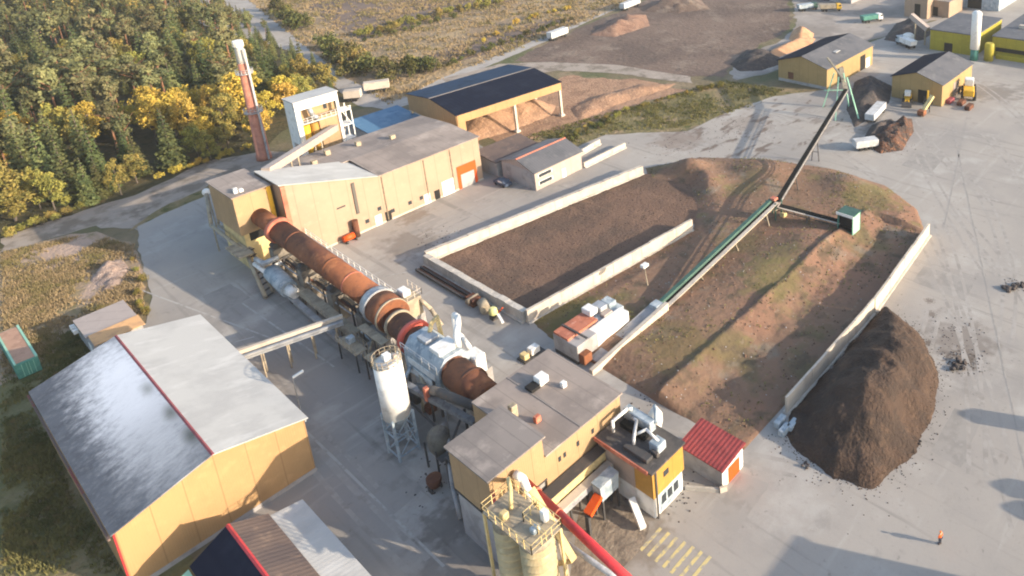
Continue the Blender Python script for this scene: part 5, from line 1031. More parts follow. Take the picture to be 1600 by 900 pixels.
# vehicles
def wheel(m, x, y, r, w): m.tube((x, y - w / 2, r), (x, y + w / 2, r), r, r, 14)
def make_loader(loc, rz, label, paint='amber'):
    t = thing('wheel_loader', (0, 0, 0), label, 'loader', 'diggers and loaders by the far sheds')
    MB().box(-3.0, .1, -.95, .95, .9, 2.1).build('engine_body', paint, t, bevel=.12)
    c = MB().box(-.5, 1.1, -.8, .8, 2.11, 3.4).build('cab', 'white', t, bevel=.1)
    MB().box(-.42, 1.03, -.83, .83, 2.3, 3.1).build('window', 'glass', c)
    MB().box(.2, 1.8, -.5, .5, .8, 1.6).build('front_frame', paint, t, bevel=.08)
    m = MB(); m.bar((1.2, .45, 1.5), (3.2, .45, .8), .22, .35); m.bar((1.2, -.45, 1.5), (3.2, -.45, .8), .22, .35); m.build('boom', paint, t)
    MB().prism([(3.1, -1.3, .15), (4.2, -1.3, .1), (4.0, -1.3, .5), (3.2, -1.3, 1.3)], (0, 2.6, 0)).build('bucket', 'darksteel', t)
    for x in (-2.1, 1.2):
        for y in (-1.05, 1.05): m = MB(); wheel(m, x, y, .78, .55); m.build('wheel', 'tyre', t, True)
    t.location = loc; t.rotation_euler.z = rz; return t
make_loader(tuple(G(1418, 160)), R(200), 'yellow wheel loader parked before the shaded gable of the right far shed')
make_loader(tuple(G(1513, 150)), R(20), 'big amber wheel loader with white cab beside the sunny wall of the right far shed', 'amber').scale = (1.45, 1.45, 1.45)
def make_excavator(loc, rz, label):
    t = thing('excavator', (0, 0, 0), label, 'excavator', 'diggers and loaders by the far sheds')
    MB().box(-1.5, 1.4, -1.2, 1.2, 1.0, 2.0).build('engine_body', 'darksteel', t, bevel=.1)
    c = MB().box(.2, 1.5, .2, 1.2, 2.01, 2.9).build('cab', 'white', t, bevel=.08); MB().box(.3, 1.52, .18, 1.22, 2.1, 2.7).build('window', 'glass', c)
    for y in (-1.1, 1.1): MB().prism([(-1.8, y - .28, .25), (-1.5, y - .28, 0), (1.5, y - .28, 0), (1.8, y - .28, .25), (1.8, y - .28, .65), (1.5, y - .28, .9), (-1.5, y - .28, .9), (-1.8, y - .28, .65)], (0, .56, 0)).build('track', 'tyre', t)
    MB().bar((1.2, -.3, 1.6), (4.2, -.3, 4.6), .42, .6).build('boom', 'amber', t); MB().bar((4.2, -.3, 4.6), (6.6, -.3, 1.9), .35, .5).build('stick', 'amber', t)
    MB().prism([(6.3, -.8, 1.9), (7.0, -.8, 1.7), (6.6, -.8, .7), (5.8, -.8, .9)], (0, 1.0, 0)).build('bucket', 'rust', t)
    t.location = loc; t.rotation_euler.z = rz; return t
make_excavator(tuple(G(1450, 160)), R(205), 'tracked excavator with long yellow boom before the right far shed')
t = thing('mobile_conveyor', G(1441, 176), 'yellow inclined mobile conveyor leaning from the scrap heap towards the right far shed', 'conveyor')
a = G(1441, 175, .9); b = G(1457, 150, 4.2); MB().bar(a, b, 1.0, .7).build('boom', 'dustycream', t); MB().box(a.x - 1.2, a.x + .6, a.y - .9, a.y + .9, .2, 1.5).build('hopper', 'rust', t, bevel=.1)
for p in (a.lerp(b, .35), a.lerp(b, .75)): MB().bar((p.x, p.y, 0), (p.x, p.y, p.z - .35), .2).build('leg', 'darksteel', t)
for i, (px, py, mt) in enumerate(((1502, 163, 'rustdark'), (1484, 160, 'redtrim'), (1514, 170, 'rustdark'))):
    p = G(px, py); single(MB().box(p.x - 1.6, p.x + 1.6, p.y - .7, p.y + .7, 0, 1.1), 'steel_skip', mt, ['dark rusty skip behind the amber loader', 'small red skip at the corner of the right far shed', 'dark rusty skip farthest right of the amber loader'][i], 'skip', 'skips by the right far shed', bevel=.1)
def make_trailer(loc, rz, label, L=10.5, mat='trailerwhite'):
    t = thing('trailer', (0, 0, 0), label, 'trailer', 'white trailers in the yard')
    MB().box(-L / 2, L / 2, -1.22, 1.22, 1.1, 3.3).build('box_body', mat, t, bevel=.05); MB().box(-L / 2 + .3, L / 2 - .3, -.5, .5, .75, 1.09).build('chassis', 'darksteel', t)
    for x in (-L / 2 + 1.2, -L / 2 + 2.4, L / 2 - 1.5):
        for y in (-1.0, 1.0): m = MB(); wheel(m, x, y, .5, .32); m.build('wheel', 'tyre', t, True)
    if 'heap' in label: t.scale = (1, 1, .72)
    t.location = loc; t.rotation_euler.z = rz; return t
make_trailer(tuple(G(1368, 182)), R(55 - 51.4 + 5), 'white box trailer standing between the dark heap and the scrap heap', 10)
make_trailer(tuple(G(1352, 232)), R(-38), 'pale blue white trailer nearest the bank, left of the scrap heap', 5.5)
make_trailer(tuple(G(872, 60)), R(8), 'white trailer parked on the road bend above the canopy', 9)
make_trailer(tuple(G(985, 13)), R(10), 'white trailer farthest up the road at the top edge', 12)
make_trailer(tuple(G(590, 143)), R(-30), 'cream trailer on the grass beside the road fork', 7, 'palewall')
make_trailer(tuple(G(553, 157)), R(-40), 'small cream trailer on the verge near the filter house', 4.5, 'palewall')
def make_truck(loc, rz, label, bodymat, cabmat):
    t = thing('tipper_truck', (0, 0, 0), label, 'truck', 'trucks in the far yard')
    c = MB().prism([(2.2, -1.2, .8), (4.2, -1.2, .8), (4.2, -1.2, 2.0), (3.9, -1.2, 2.9), (2.2, -1.2, 2.9)], (0, 2.4, 0)).build('cab', cabmat, t, bevel=.1)
    MB().box(3.0, 4.0, -1.23, 1.23, 1.95, 2.6).build('window', 'glass', c)
    MB().prism([(-4.2, -1.25, 1.2), (2.0, -1.25, 1.2), (2.0, -1.25, 2.8), (-4.5, -1.25, 2.8)], (0, 2.5, 0)).build('tipper_body', bodymat, t)
    MB().box(-4, 4, -.5, .5, .7, 1.1).build('chassis', 'darksteel', t)
    for x in (-3.2, -1.9, 3.2):
        for y in (-1.0, 1.0): m = MB(); wheel(m, x, y, .5, .35); m.build('wheel', 'tyre', t, True)
    t.location = loc; t.rotation_euler.z = rz; return t
make_truck(tuple(G(1362, 34)), R(5 - 35), 'dark teal tipper truck with white cab crossing the far yard', 'teal', 'white')
make_truck(tuple(G(1262, 16)), R(-30), 'grey green tipper truck at the top edge of the yard', 'bluegrey', 'green')
make_truck(tuple(G(1298, 17)), R(-50), 'tan tipper truck beside the green one at the top edge', 'tansteel', 'amber')
make_truck(tuple(G(1415, 72)), R(60), 'pale truck parked against the olive factory wall', 'white', 'bluegrey')

# factory
t = thing('olive_factory', (240, 75, 0), 'olive yellow factory with long dark flat roof at the right edge', 'factory')
MB().box(225.5, 250, 76.2, 91.0, 0, 6.6).build('wall', 'olive', t); MB().box(225.2, 250.3, 76.0, 91.3, 6.603, 6.9).build('roof', 'roofslate', t)
MB().box(229, 262, 30, 72.2, 0, 6.2).build('wing_wall', 'olive', t); MB().box(228.7, 262.3, 29.8, 72.4, 6.203, 6.5).build('wing_roof', 'roofslate', t)
rect_part(MB(), 'x', 83.5, 86.2, .1, 3.0, 225.5, .06).build('doorway', 'dark', t); rect_part(MB(), 'x', 32, 71, 1.6, 2.9, 229, .06).build('window_band', 'dark', t)
MB().box(226.2, 228.9, 32, 70, 0, 1.3).build('loading_dock', 'olive', t)
MB().lathe((223.4, 71.2, 0), [(1.4, 0), (1.4, 5.2), (1.1, 5.6)], 18).build('round_bay', 'olive', t, True)
for k in range(6): MB().box(233 + k * 4, 234.6 + k * 4, 40 + (k * 13) % 28, 42 + (k * 13) % 28, 6.51, 7.6).build('roof_vent', 'bluegrey' if k % 2 else 'palewall', t)
t = thing('tall_white_silo', (221.5, 75, 0), 'tall slim white silo standing before the olive factory', 'silo')
MB().lathe((221.5, 75, 0), [(1.45, 3.6), (1.45, 15), (.9, 15.6), (.3, 15.7)], 22).build('shell', 'white', t, True); MB().lathe((221.5, 75, 0), [(1.2, 0), (1.2, 3.595)], 18).build('skirt', 'teal', t, True)
MB().box(222.9, 223.1, 74.8, 75.2, 1, 15).build('ladder', 'steel', t)
def block(name, px, py, w, d, h, wall, roof, label, cat='building'):
    p = G(px, py); t = thing(name, p, label, cat)
    MB().box(p.x, p.x + w, p.y, p.y + d, 0, h).build('wall', wall, t); MB().box(p.x - .3, p.x + w + .3, p.y - .3, p.y + d + .3, h + .003, h + .25).build('roof', roof, t)
    rect_part(MB(), 'x', p.y + d * .3, p.y + d * .55, .1, h * .6, p.x, .06).build('doorway', 'dark', t); return t
t = block('mixing_tower', 1448, 30, 8, 9, 9, 'cream', 'rooftan', 'cream mixing tower left of the factory roofs at the top edge')
block('brick_plant', 1482, 28, 14, 14, 6, 'cream', 'rooftan', 'small cream plant building behind the olive factory')
block('grey_warehouse', 1560, 18, 40, 22, 7, 'bluegrey', 'roofslate', 'grey warehouse at the top right corner')
block('grey_warehouse', 1330, 6, 20, 34, 6, 'greywall', 'roofslate', 'dark roofed warehouse at the top edge beyond the trucks')
block('grey_warehouse', 1250, -12, 22, 18, 5, 'bluegrey', 'roofblue', 'pale blue roofed shed at the top edge behind the green truck')
t = thing('inclined_gallery', (232, 97, 0), 'slanting tan conveyor gallery dropping to the corner of the olive factory', 'gallery')
a = G(1424, 24, 9); b = G(1450, 46, 5.5); MB().bar(a, b, 1.6, 1.6).build('casing', 'pink', t)
for p in (a.lerp(b, .25), a.lerp(b, .85)): MB().bar((p.x, p.y, 0), (p.x, p.y, p.z - .8), .4).build('trestle', 'tansteel', t)
t = thing('white_tank', G(1419, 66), 'round white tank at the left corner of the olive factory', 'tank')
p = G(1419, 68); MB().lathe(p, [(1.9, .3), (1.9, 3.0), (1.2, 3.5), (.2, 3.6)], 20).build('shell', 'white', t, True); MB().lathe(p, [(2.1, 0), (2.1, .295)], 20).build('base', 'concrete', t)
# debris on the yard
for i, (px, py, r) in enumerate(((1572, 451, .8), (1586, 449, .9), (1597, 447, .6), (1500, 571, .9), (1490, 574, .7), (1259, 728, .45), (1437, 693, .35))):
    p = G(px, py); m = MB()
    for k in range(7): m.ball((p.x + random.uniform(-r, r), p.y + random.uniform(-r, r) * .7, r * .12 * k * .4 + .1), r * random.uniform(.3, .55), 7, 5, .7)
    lab = ['dark clod heap on the open yard, left of three by the right edge', 'middle dark clod heap by the right edge of the photo', 'dark clods cut by the right edge of the photo', 'dark clods at the tip of the grey stain right of the clay heap', 'clods on the grey stain right of the clay heap', 'small dark lump below the near end of the clay heap', 'tiny dark lump right of the clay heap foot'][i]
    single(m, 'clod_heap', 'darkheap', lab, 'clods', 'clods lying on the yard')

# ------------------------------------------------------------------ building outside the frame whose shadow reaches the yard
t = thing('dispatch_hall', (54, -13, 0), 'large yellow dispatch hall standing just outside the lower right corner', 'hall')
MB().box(42, 66.4, -22, -5.2, 0, 11.6).build('wall', 'yellow', t); MB().box(41.7, 66.7, -22.3, -4.9, 11.603, 11.9).build('roof', 'roofgrey', t)
rect_part(MB(), 'y', 48, 53, .1, 5, -5.2, .08, 1).build('gate', 'white', t)
for i, (px, py, h) in enumerate(((1502, 646, 8.0), (1553, 757, 8.5), (1570, 792, 8.0))):  # unseen cylinders added only to throw the shadows at the right edge
    q = G(px, py); L_ = h / math.tan(SUN_EL); x, y = q.x + L_ * .376, q.y - L_ * .927
    t = thing('storage_tank', (x, y, 0), ['upright white storage tank outside the right edge, farthest', 'upright white storage tank outside the right edge, middle one', 'upright white storage tank outside the right edge, nearest'][i], 'tank')
    MB().lathe((x, y, 0), [(1.3, .8), (1.3, h - .5), (.5, h)], 20).build('shell', 'white', t, True)
    for a in range(4): MB().box(x + math.cos(a * 1.57) * 1.1 - .12, x + math.cos(a * 1.57) * 1.1 + .12, y + math.sin(a * 1.57) * 1.1 - .12, y + math.sin(a * 1.57) * 1.1 + .12, 0, .9).build('leg', 'darksteel', t)

# ------------------------------------------------------------------ vegetation
def leaf_mesh(name, C, S, N, mat, extra=None):
    """many small leaf clumps: one bent quad per centre C, size S, facing N"""
    n = len(C); r = rng.normal(size=(n, 3)); a = np.cross(N, r); a /= np.linalg.norm(a, axis=1, keepdims=True) + 1e-9
    b = np.cross(N, a); b /= np.linalg.norm(b, axis=1, keepdims=True) + 1e-9
    s = S[:, None]; asp = rng.uniform(.55, 1.0, (n, 1))
    V = np.stack([C - a * s, C - b * s * asp, C + a * s, C + b * s * asp], 1).reshape(-1, 3)
    me = bpy.data.meshes.new(name); me.vertices.add(4 * n); me.vertices.foreach_set('co', V.ravel().astype(np.float32))
    me.loops.add(4 * n); me.loops.foreach_set('vertex_index', np.arange(4 * n, dtype=np.int32))
    me.polygons.add(n); me.polygons.foreach_set('loop_start', np.arange(0, 4 * n, 4, dtype=np.int32)); me.polygons.foreach_set('loop_total', np.full(n, 4, dtype=np.int32))
    me.update(calc_edges=True); me.validate(); me.materials.append(M[mat]); return me
def unit(n): v = rng.normal(size=(n, 3)); return v / np.linalg.norm(v, axis=1, keepdims=True)
def crown_points(kind, h, n):
    """leaf centres, sizes and normals of one crown with its base at z=0"""
    if kind == 'spruce':
        R_ = h * rng.uniform(.15, .20); t_ = 1 - np.sqrt(rng.uniform(0.0, 1, n)) ; t_ = t_ * .92 + .05
        lay = np.floor(t_ * 16) / 16 + .5 / 16; t2 = t_ * .45 + lay * .55; ang = rng.uniform(0, 2 * np.pi, n)
        lobe = 1 + .22 * np.sin(ang * 5 + lay * 40)
        rr = R_ * (1 - t2) ** .85 * lobe * np.sqrt(rng.uniform(.15, 1, n)); z = h * t2 - rr * .28
        C = np.stack([rr * np.cos(ang), rr * np.sin(ang), np.maximum(z, .3)], 1)
        N = np.stack([np.cos(ang) * .5, np.sin(ang) * .5, np.ones(n)], 1) + .45 * rng.normal(size=(n, 3)); S = rng.uniform(.018, .034, n) * h * (1.15 - .6 * t2)
    elif kind == 'pine':
        K = 22; u_ = unit(K); cc = u_ * np.array([.13, .13, .25]) * h * rng.uniform(.4, 1.1, (K, 1)) + np.array([0, 0, h * .70]); cr_ = rng.uniform(.045, .085, K) * h; cc[:, :2] *= (1.4 - .9 * np.clip((cc[:, 2:] / h - .5) / .45, 0, 1))
        i = rng.integers(0, K, n); v = unit(n); C = cc[i] + v * (cr_[i] * rng.uniform(.55, 1, n))[:, None] * np.array([1.15, 1.15, .75]); N = v + .5 * rng.normal(size=(n, 3)) + np.array([0, 0, .5]); S = rng.uniform(.014, .026, n) * h
    else:
        K = 34; u_ = unit(K); cc = u_ * np.array([.23, .23, .36]) * h * rng.uniform(.35, 1.05, (K, 1)) + np.array([0, 0, h * .53]); cc[:, :2] *= (1.25 - .75 * np.clip((cc[:, 2:] / h - .35) / .6, 0, 1)); cr_ = rng.uniform(.05, .10, K) * h
        i = rng.integers(0, K, n); v = unit(n); C = cc[i] + v * (cr_[i] * rng.uniform(.5, 1.05, n))[:, None]; N = v + .8 * rng.normal(size=(n, 3)); S = rng.uniform(.011, .022, n) * h
    N /= np.linalg.norm(N, axis=1, keepdims=True) + 1e-9
    return C, S, N
def trunk_mesh(kind, h):
    m = MB(); r = .012 * h + .05; lean = Vector((random.uniform(-.02, .02), random.uniform(-.02, .02), 0)) * h
    top = {'spruce': .95, 'pine': .84}.get(kind, .70)
    m.tube((0, 0, -.3), lean * .5 + Vector((0, 0, h * .45)), r, r * .72, 7, False); m.tube(lean * .5 + Vector((0, 0, h * .45)), lean + Vector((0, 0, h * top)), r * .72, r * .2, 7)
    if kind != 'spruce':
        for k in range(8):
            z = h * random.uniform(.36 if kind != 'pine' else .58, .62 if kind != 'pine' else .76); a = random.random() * 6.28; L = h * random.uniform(.1, .2); p = lean * (z / h) + Vector((0, 0, z))
            m.tube(p, p + Vector((math.cos(a) * L, math.sin(a) * L, L * .8)), r * .32, r * .1, 5)
    return m
KIND = {'spruce': ('spruce_tree', 'spruceleaf', 'greybark', 'dark green spruce in the dense forest left of the road', 'spruce tree'),
        'pine': ('pine_tree', 'pineleaf', 'bark', 'grey green pine with bare reddish trunk in the forest left of the road', 'pine tree'),
        'birch': ('birch_tree', 'birchleaf', 'greybark', 'golden yellow autumn birch along the forest edge near the chimney', 'birch tree'),
        'lime': ('aspen_tree', 'limeleaf', 'greybark', 'yellow green broadleaf tree along the forest edge', 'aspen tree')}
PROTO = {}
for kd_, nl in (('spruce', 1500), ('pine', 1300), ('birch', 2600), ('lime', 2600)):
    PROTO[kd_] = []
    for v in range(7):
        h = 10.0; C_, S_, N_ = crown_points(kd_, h, nl); cm = leaf_mesh('crown', C_, S_, N_, KIND[kd_][1])
        tm = trunk_mesh(kd_, h); tme = bpy.data.meshes.new('trunk'); tme.from_pydata([tuple(p) for p in tm.v], [], tm.f); tme.materials.append(M[KIND[kd_][2]])
        PROTO[kd_].append((cm, tme))
first = {}
def plant_tree(kind, x, y, h, label=None, group=None, wide=1.0):
    v = random.randrange(7); nm, _, _, lab, cat = KIND[kind]
    if (kind, v) not in first:
        r = bpy.data.objects.new(nm, None); r['category'] = cat
        c = bpy.data.objects.new('crown', PROTO[kind][v][0]); k = bpy.data.objects.new('trunk', PROTO[kind][v][1])
        for o in (r, c, k): col.objects.link(o)
        c.parent = r; k.parent = r; first[(kind, v)] = r
    else: r = copy_tree(first[(kind, v)])
    r.location = (x, y, -.05); s = h / 10; w_ = wide * random.uniform(.85, 1.25); r.scale = (s * w_, s * w_ * random.uniform(.9, 1.1), s); r.rotation_euler = (random.uniform(-.03, .03), random.uniform(-.03, .03), random.random() * 6.28)
    r['label'] = label or lab; r['group'] = group or cat + 's of the forest'
    return r
# forest positions: everything inside the forest outline, nearest first
FV = GP([(0, 362), (100, 338), (190, 303), (310, 258), (385, 236), (436, 196), (480, 168), (520, 160), (535, 148), (500, 112), (435, 66), (350, 0)]) + [(108, 470), (70, 560), (-30, 520), (-40, 240)]
yel = [G(*p) for p in ((230, 222), (215, 200), (262, 222), (285, 215), (310, 235), (330, 190), (345, 205), (300, 190), (395, 205), (408, 190), (25, 262), (60, 240), (100, 228), (140, 225), (165, 222), (440, 175), (10, 230))]
limes = [G(*p) for p in ((20, 350), (5, 320), (45, 340), (190, 300), (180, 290), (215, 285), (455, 165), (470, 150), (500, 145), (520, 140), (420, 215), (350, 240), (375, 215), (60, 330), (320, 245))]
near_dark = [G(*p) for p in ((130, 290), (150, 310), (110, 300), (90, 280), (70, 290), (160, 280), (240, 262))]
cand = rng.uniform([-45, 185], [150, 560], (16000, 2)); sdv = poly_sd(cand, FV); cand = cand[sdv > .3]
taken = []; grid = {}
for x, y in cand:
    sp_ = random.uniform(3.8, 5.6) if y < 260 else random.uniform(4.6, 6.2)
    gx, gy = int(x // 5), int(y // 5)
    if all((x - a) ** 2 + (y - b) ** 2 > sp_ * sp_ for i in (-1, 0, 1) for j in (-1, 0, 1) for a, b in grid.get((gx + i, gy + j), ())):
        taken.append((x, y)); grid.setdefault((gx, gy), []).append((x, y))
def in_view(x, y, z=6):
    d = Vector((x, y, z - CAM_H)); w = d.dot(AZ); px = d.dot(AX) / w * FPX + PPX; py = d.dot(AY) / w * FPX + PPY
    return -25 < px < 1620 and -60 < py < 960, px, py
taken.sort(key=lambda p: p[0] ** 2 + p[1] ** 2)
def kind_at(x, y):
    dy = min((p.x - x) ** 2 + (p.y - y) ** 2 for p in yel); dl = min((p.x - x) ** 2 + (p.y - y) ** 2 for p in limes); dd = min((p.x - x) ** 2 + (p.y - y) ** 2 for p in near_dark)
    if dd < 25: return 'spruce'
    if dy < 30 and random.random() < (.97 if x > 44 else .35): return 'birch'
    if dy < 30 and random.random() < .5: return 'lime'
    if dl < 36: return 'lime'
    q = fbm(x, y, .03, 21) + random.uniform(-.45, .45)
    if random.random() < .05: return 'lime'
    return 'pine' if q > .2 else ('lime' if random.random() < .07 else 'spruce')
far_trees = []; n_ind = 0
for x, y in taken:
    iv, px, py = in_view(x, y)
    k = kind_at(x, y); edge = float(poly_sd(np.array([[x, y]]), FV)[0])
    h = {'spruce': random.uniform(8, 18), 'pine': random.uniform(14, 21), 'birch': random.uniform(10, 18), 'lime': random.uniform(8, 16)}[k] * ((.75 + .25 * min(1, edge / 10)) if x < 95 and y < 250 else (.40 + .60 * min(1, edge / 22)))
    if iv and n_ind < 285:
        plant_tree(k, x, y, h); n_ind += 1
    else: far_trees.append((k, x, y, h))
# the single trees one can tell apart at the edge
plant_tree('birch', *G(408, 222).xy, 11, 'bright yellow birch directly right of the brick chimney foot', wide=1.1)
plant_tree('pine', *G(212, 262).xy, 16, 'lone pine with tall bare red trunk at the front forest edge', wide=.8)
plant_tree('lime', *G(25, 345).xy, 13, 'broad yellow green tree with white trunk at the left photo edge', wide=1.2)
plant_tree('spruce', *G(140, 318).xy, 11, 'green spruce standing forward of the forest edge by the dirt track')
plant_tree('lime', *G(190, 305).xy, 10, 'pointed yellow tree standing forward by the dirt track', wide=.75)
# the far wood as one mass
for knd in ('spruce', 'pine', 'lime', 'birch'):
    pts = [(x, y, h) for k, x, y, h in far_trees if k == knd]
    if not pts: continue
    Cs, Ss, Ns = [], [], []
    for x, y, h in pts:
        C_, S_, N_ = crown_points(knd, h, 420); Cs.append(C_ + np.array([x, y, 0])); Ss.append(S_ * 1.7); Ns.append(N_)
    me = leaf_mesh('far_wood', np.concatenate(Cs), np.concatenate(Ss), np.concatenate(Ns), KIND[knd][1]); o = bpy.data.objects.new('far_wood', me); col.objects.link(o); o['kind'] = 'stuff'
    o['label'] = {'spruce': 'dark spruce mass of the far wood', 'pine': 'grey green pine mass of the far wood', 'lime': 'yellow green broadleaf mass in the far wood', 'birch': 'yellow birch mass in the far wood'}[knd]
m = MB()
for k, x, y, h in far_trees:
    if in_view(x, y)[0]: m.tube((x, y, -.2), (x, y, h * .8), .014 * h, .006 * h, 5, False)
o = m.build('far_wood_trunks', 'bark'); o['kind'] = 'stuff'
# shrubs
SH = []
for v in range(4):
    K = 14; cc = unit(K) * np.array([.9, .9, .55]) * rng.uniform(.3, 1, (K, 1)) + np.array([0, 0, .85]); i = rng.integers(0, K, 520); vv = unit(520)
    C_ = cc[i] + vv * rng.uniform(.2, .42, (520, 1)); C_[:, 2] = np.maximum(C_[:, 2], .04); SH.append([leaf_mesh('foliage', C_, rng.uniform(.06, .13, 520), vv + .7 * rng.normal(size=(520, 3)), mt) for mt in ('shrubleaf', 'limeleaf', 'birchleaf')])
SHP = {}
def shrub(x, y, s, mt, label, group):
    key = (random.randrange(4), mt)
    if key not in SHP:
        r = bpy.data.objects.new('shrub', None); f = bpy.data.objects.new('foliage', SH[key[0]][mt]); st = bpy.data.objects.new('stem', None)
        ms = bpy.data.meshes.new('stem'); q = MB()
        for k in range(5): a = k * 1.3; q.tube((0, 0, -.1), (math.cos(a) * .45, math.sin(a) * .45, 1.0), .05, .02, 5, False)
        ms.from_pydata([tuple(p) for p in q.v], [], q.f); ms.materials.append(M['greybark']); st = bpy.data.objects.new('stem', ms)
        for o in (r, f, st): col.objects.link(o)
        f.parent = r; st.parent = r; r['category'] = 'shrub'; SHP[key] = r
    else: r = copy_tree(SHP[key])
    r.location = (x, y, 0); r.scale = (s, s, s * random.uniform(.8, 1.2)); r.rotation_euler.z = random.random() * 6.28; r['label'] = label; r['group'] = group
rows = [([(432, 18), (452, 30), (470, 48)], 3.6, 0, 'dark green bush on the far side of the road near the top edge', 'roadside bushes', 12),
        ([(500, 72), (525, 95), (548, 112), (560, 118)], 4.2, 0, 'big green bush on the right verge of the road above the filter house', 'roadside bushes', 10),
        ([(535, 85), (560, 105), (575, 112)], 3.6, 1, 'yellow green bush crowning the roadside thicket', 'roadside bushes', 6),
        ([(560, 58), (620, 44), (700, 22), (790, 4)], 2.1, 1, 'yellow bush in the hedge line across the meadow', 'hedge bushes', 34),
        ([(560, 66), (640, 48), (720, 24)], 1.6, 0, 'green bush in the hedge line across the meadow', 'hedge bushes', 12),
        ([(610, 125), (640, 118), (665, 112), (620, 110)], 3.2, 0, 'green bush in the meadow corner behind the canopy roof', 'meadow bushes', 9),
        ([(680, 110), (740, 88), (820, 58), (900, 30)], 1.5, 0, 'low green bush on the meadow strip beside the straight road', 'meadow bushes', 20),
        ([(740, 70), (830, 30), (840, 24), (900, 14)], 1.4, 2, 'small golden bush in the meadow beside the straight road', 'meadow bushes', 14),
        ([(860, 228), (930, 195), (1010, 165), (1090, 142), (1130, 135)], .9, 1, 'low yellow green shrub on the grass bank beyond the block walls', 'bank shrubs', 34),
        ([(850, 235), (900, 215), (960, 190)], 1.0, 0, 'low dark green shrub on the grass bank beyond the block walls', 'bank shrubs', 14),
        ([(200, 400), (228, 470), (222, 500)], .8, 1, 'small weedy shrub at the yard edge beside the beige hut', 'yard edge shrubs', 8),
        ([(120, 330), (60, 352), (10, 372)], 1.2, 1, 'low autumn shrub along the near forest margin', 'forest margin shrubs', 12),
        ([(250, 280), (320, 255), (390, 232)], 1.0, 2, 'low yellow undergrowth bush at the forest foot below the birches', 'forest margin shrubs', 12)]
for pl, s, mt, lab, grp, n in rows:
    pts = [G(*p) for p in pl]
    for k in range(n):
        f = (k + .5) / n * (len(pts) - 1); i = min(int(f), len(pts) - 2); p = pts[i].lerp(pts[i + 1], f - i)
        shrub(p.x + random.uniform(-1.6, 1.6) * s * .6, p.y + random.uniform(-1.6, 1.6) * s * .6, s * random.uniform(.6, 1.25), mt, lab, grp)
# grass and weeds
def grass(name, poly, n, size, mat, label, zf=None, mind=0.3):
    P = np.array(poly); pts = rng.uniform(P.min(0), P.max(0), (n * 3, 2)); pts = pts[poly_sd(pts, poly) > mind][:n]
    dens = np.array([fbm(x, y, .12, 61) for x, y in pts]); pts = pts[dens + rng.uniform(-.3, .5, len(pts)) > 0]
    k = 5; C = np.repeat(pts, k, 0) + rng.normal(0, size * .5, (len(pts) * k, 2)); z = np.array([zf(x, y) for x, y in pts]) if zf else np.zeros(len(pts)); z = np.repeat(z, k)
    hgt = rng.uniform(.5, 1.2, len(C)) * size; an = rng.uniform(0, 6.28, len(C)); w = size * .22; ln = rng.normal(0, size * .4, (len(C), 2))
    V = np.zeros((len(C), 3, 3)); V[:, 0] = np.stack([C[:, 0] - w * np.cos(an), C[:, 1] - w * np.sin(an), z - .03], 1); V[:, 1] = np.stack([C[:, 0] + w * np.cos(an), C[:, 1] + w * np.sin(an), z - .03], 1); V[:, 2] = np.stack([C[:, 0] + ln[:, 0], C[:, 1] + ln[:, 1], z + hgt], 1)
    me = bpy.data.meshes.new(name); nn = len(C); me.vertices.add(3 * nn); me.vertices.foreach_set('co', V.ravel().astype(np.float32)); me.loops.add(3 * nn); me.loops.foreach_set('vertex_index', np.arange(3 * nn, dtype=np.int32))
    me.polygons.add(nn); me.polygons.foreach_set('loop_start', np.arange(0, 3 * nn, 3, dtype=np.int32)); me.polygons.foreach_set('loop_total', np.full(nn, 3, dtype=np.int32)); me.update(calc_edges=True); me.materials.append(M[mat])
    o = bpy.data.objects.new(name, me); col.objects.link(o); o['kind'] = 'stuff'; o['label'] = label
LM = GP([(0, 395), (110, 370), (150, 366), (212, 384), (224, 440), (228, 485), (200, 512), (110, 515), (60, 565), (0, 590)])
grass('meadow_tufts', MEADOW[:8] + [(220, 320), (200, 400), (150, 420)], 14000, .8, 'strawblade', 'straw coloured tufts over the meadow')
grass('dry_grass', LM, 9000, .45, 'strawblade', 'dry straw grass on the left meadow')
grass('rough_grass_tufts', GP([(0, 590), (110, 515), (150, 525), (215, 525), (170, 620), (60, 640), (110, 760), (200, 899), (0, 899)]), 7000, .4, 'weedblade', 'rough dark grass left of the large shed')
grass('bank_weeds', BANK, 9000, .35, 'weedblade', 'green weeds on the spoil bank', bank_z_fast if False else None) if False else None
BP = np.array(BANK)
wp = rng.uniform(BP.min(0), BP.max(0), (9000, 2)); ws = poly_sd(wp, BANK); sel = ws > .6; wp, ws = wp[sel], ws[sel]
sel = np.array([fbm(x, y, .09, 63) + random.uniform(-.2, .5) > .42 for x, y in wp]); wp, ws = wp[sel], ws[sel]
wz = np.array([bank_h(d, x, y) for d, (x, y) in zip(ws, wp)]); n_ = len(wp) * 3
C_ = np.repeat(np.column_stack([wp, wz + .10]), 3, 0) + rng.normal(0, .16, (n_, 3)); me = leaf_mesh('bank_weeds', C_, rng.uniform(.07, .17, n_), unit(n_) + np.array([0, 0, .6]), 'weedblade')
o = bpy.data.objects.new('bank_weeds', me); col.objects.link(o); o['kind'] = 'stuff'; o['label'] = 'low weeds growing over the spoil bank'
vp = np.array(GP([(735, 240), (880, 195), (1010, 160), (1130, 125), (1230, 140), (1180, 165), (1060, 200), (960, 205), (900, 230), (860, 238), (800, 258)]))
grass('verge_grass', [tuple(p) for p in vp], 6000, .45, 'weedblade', 'rough grass of the bank beyond the block walls')

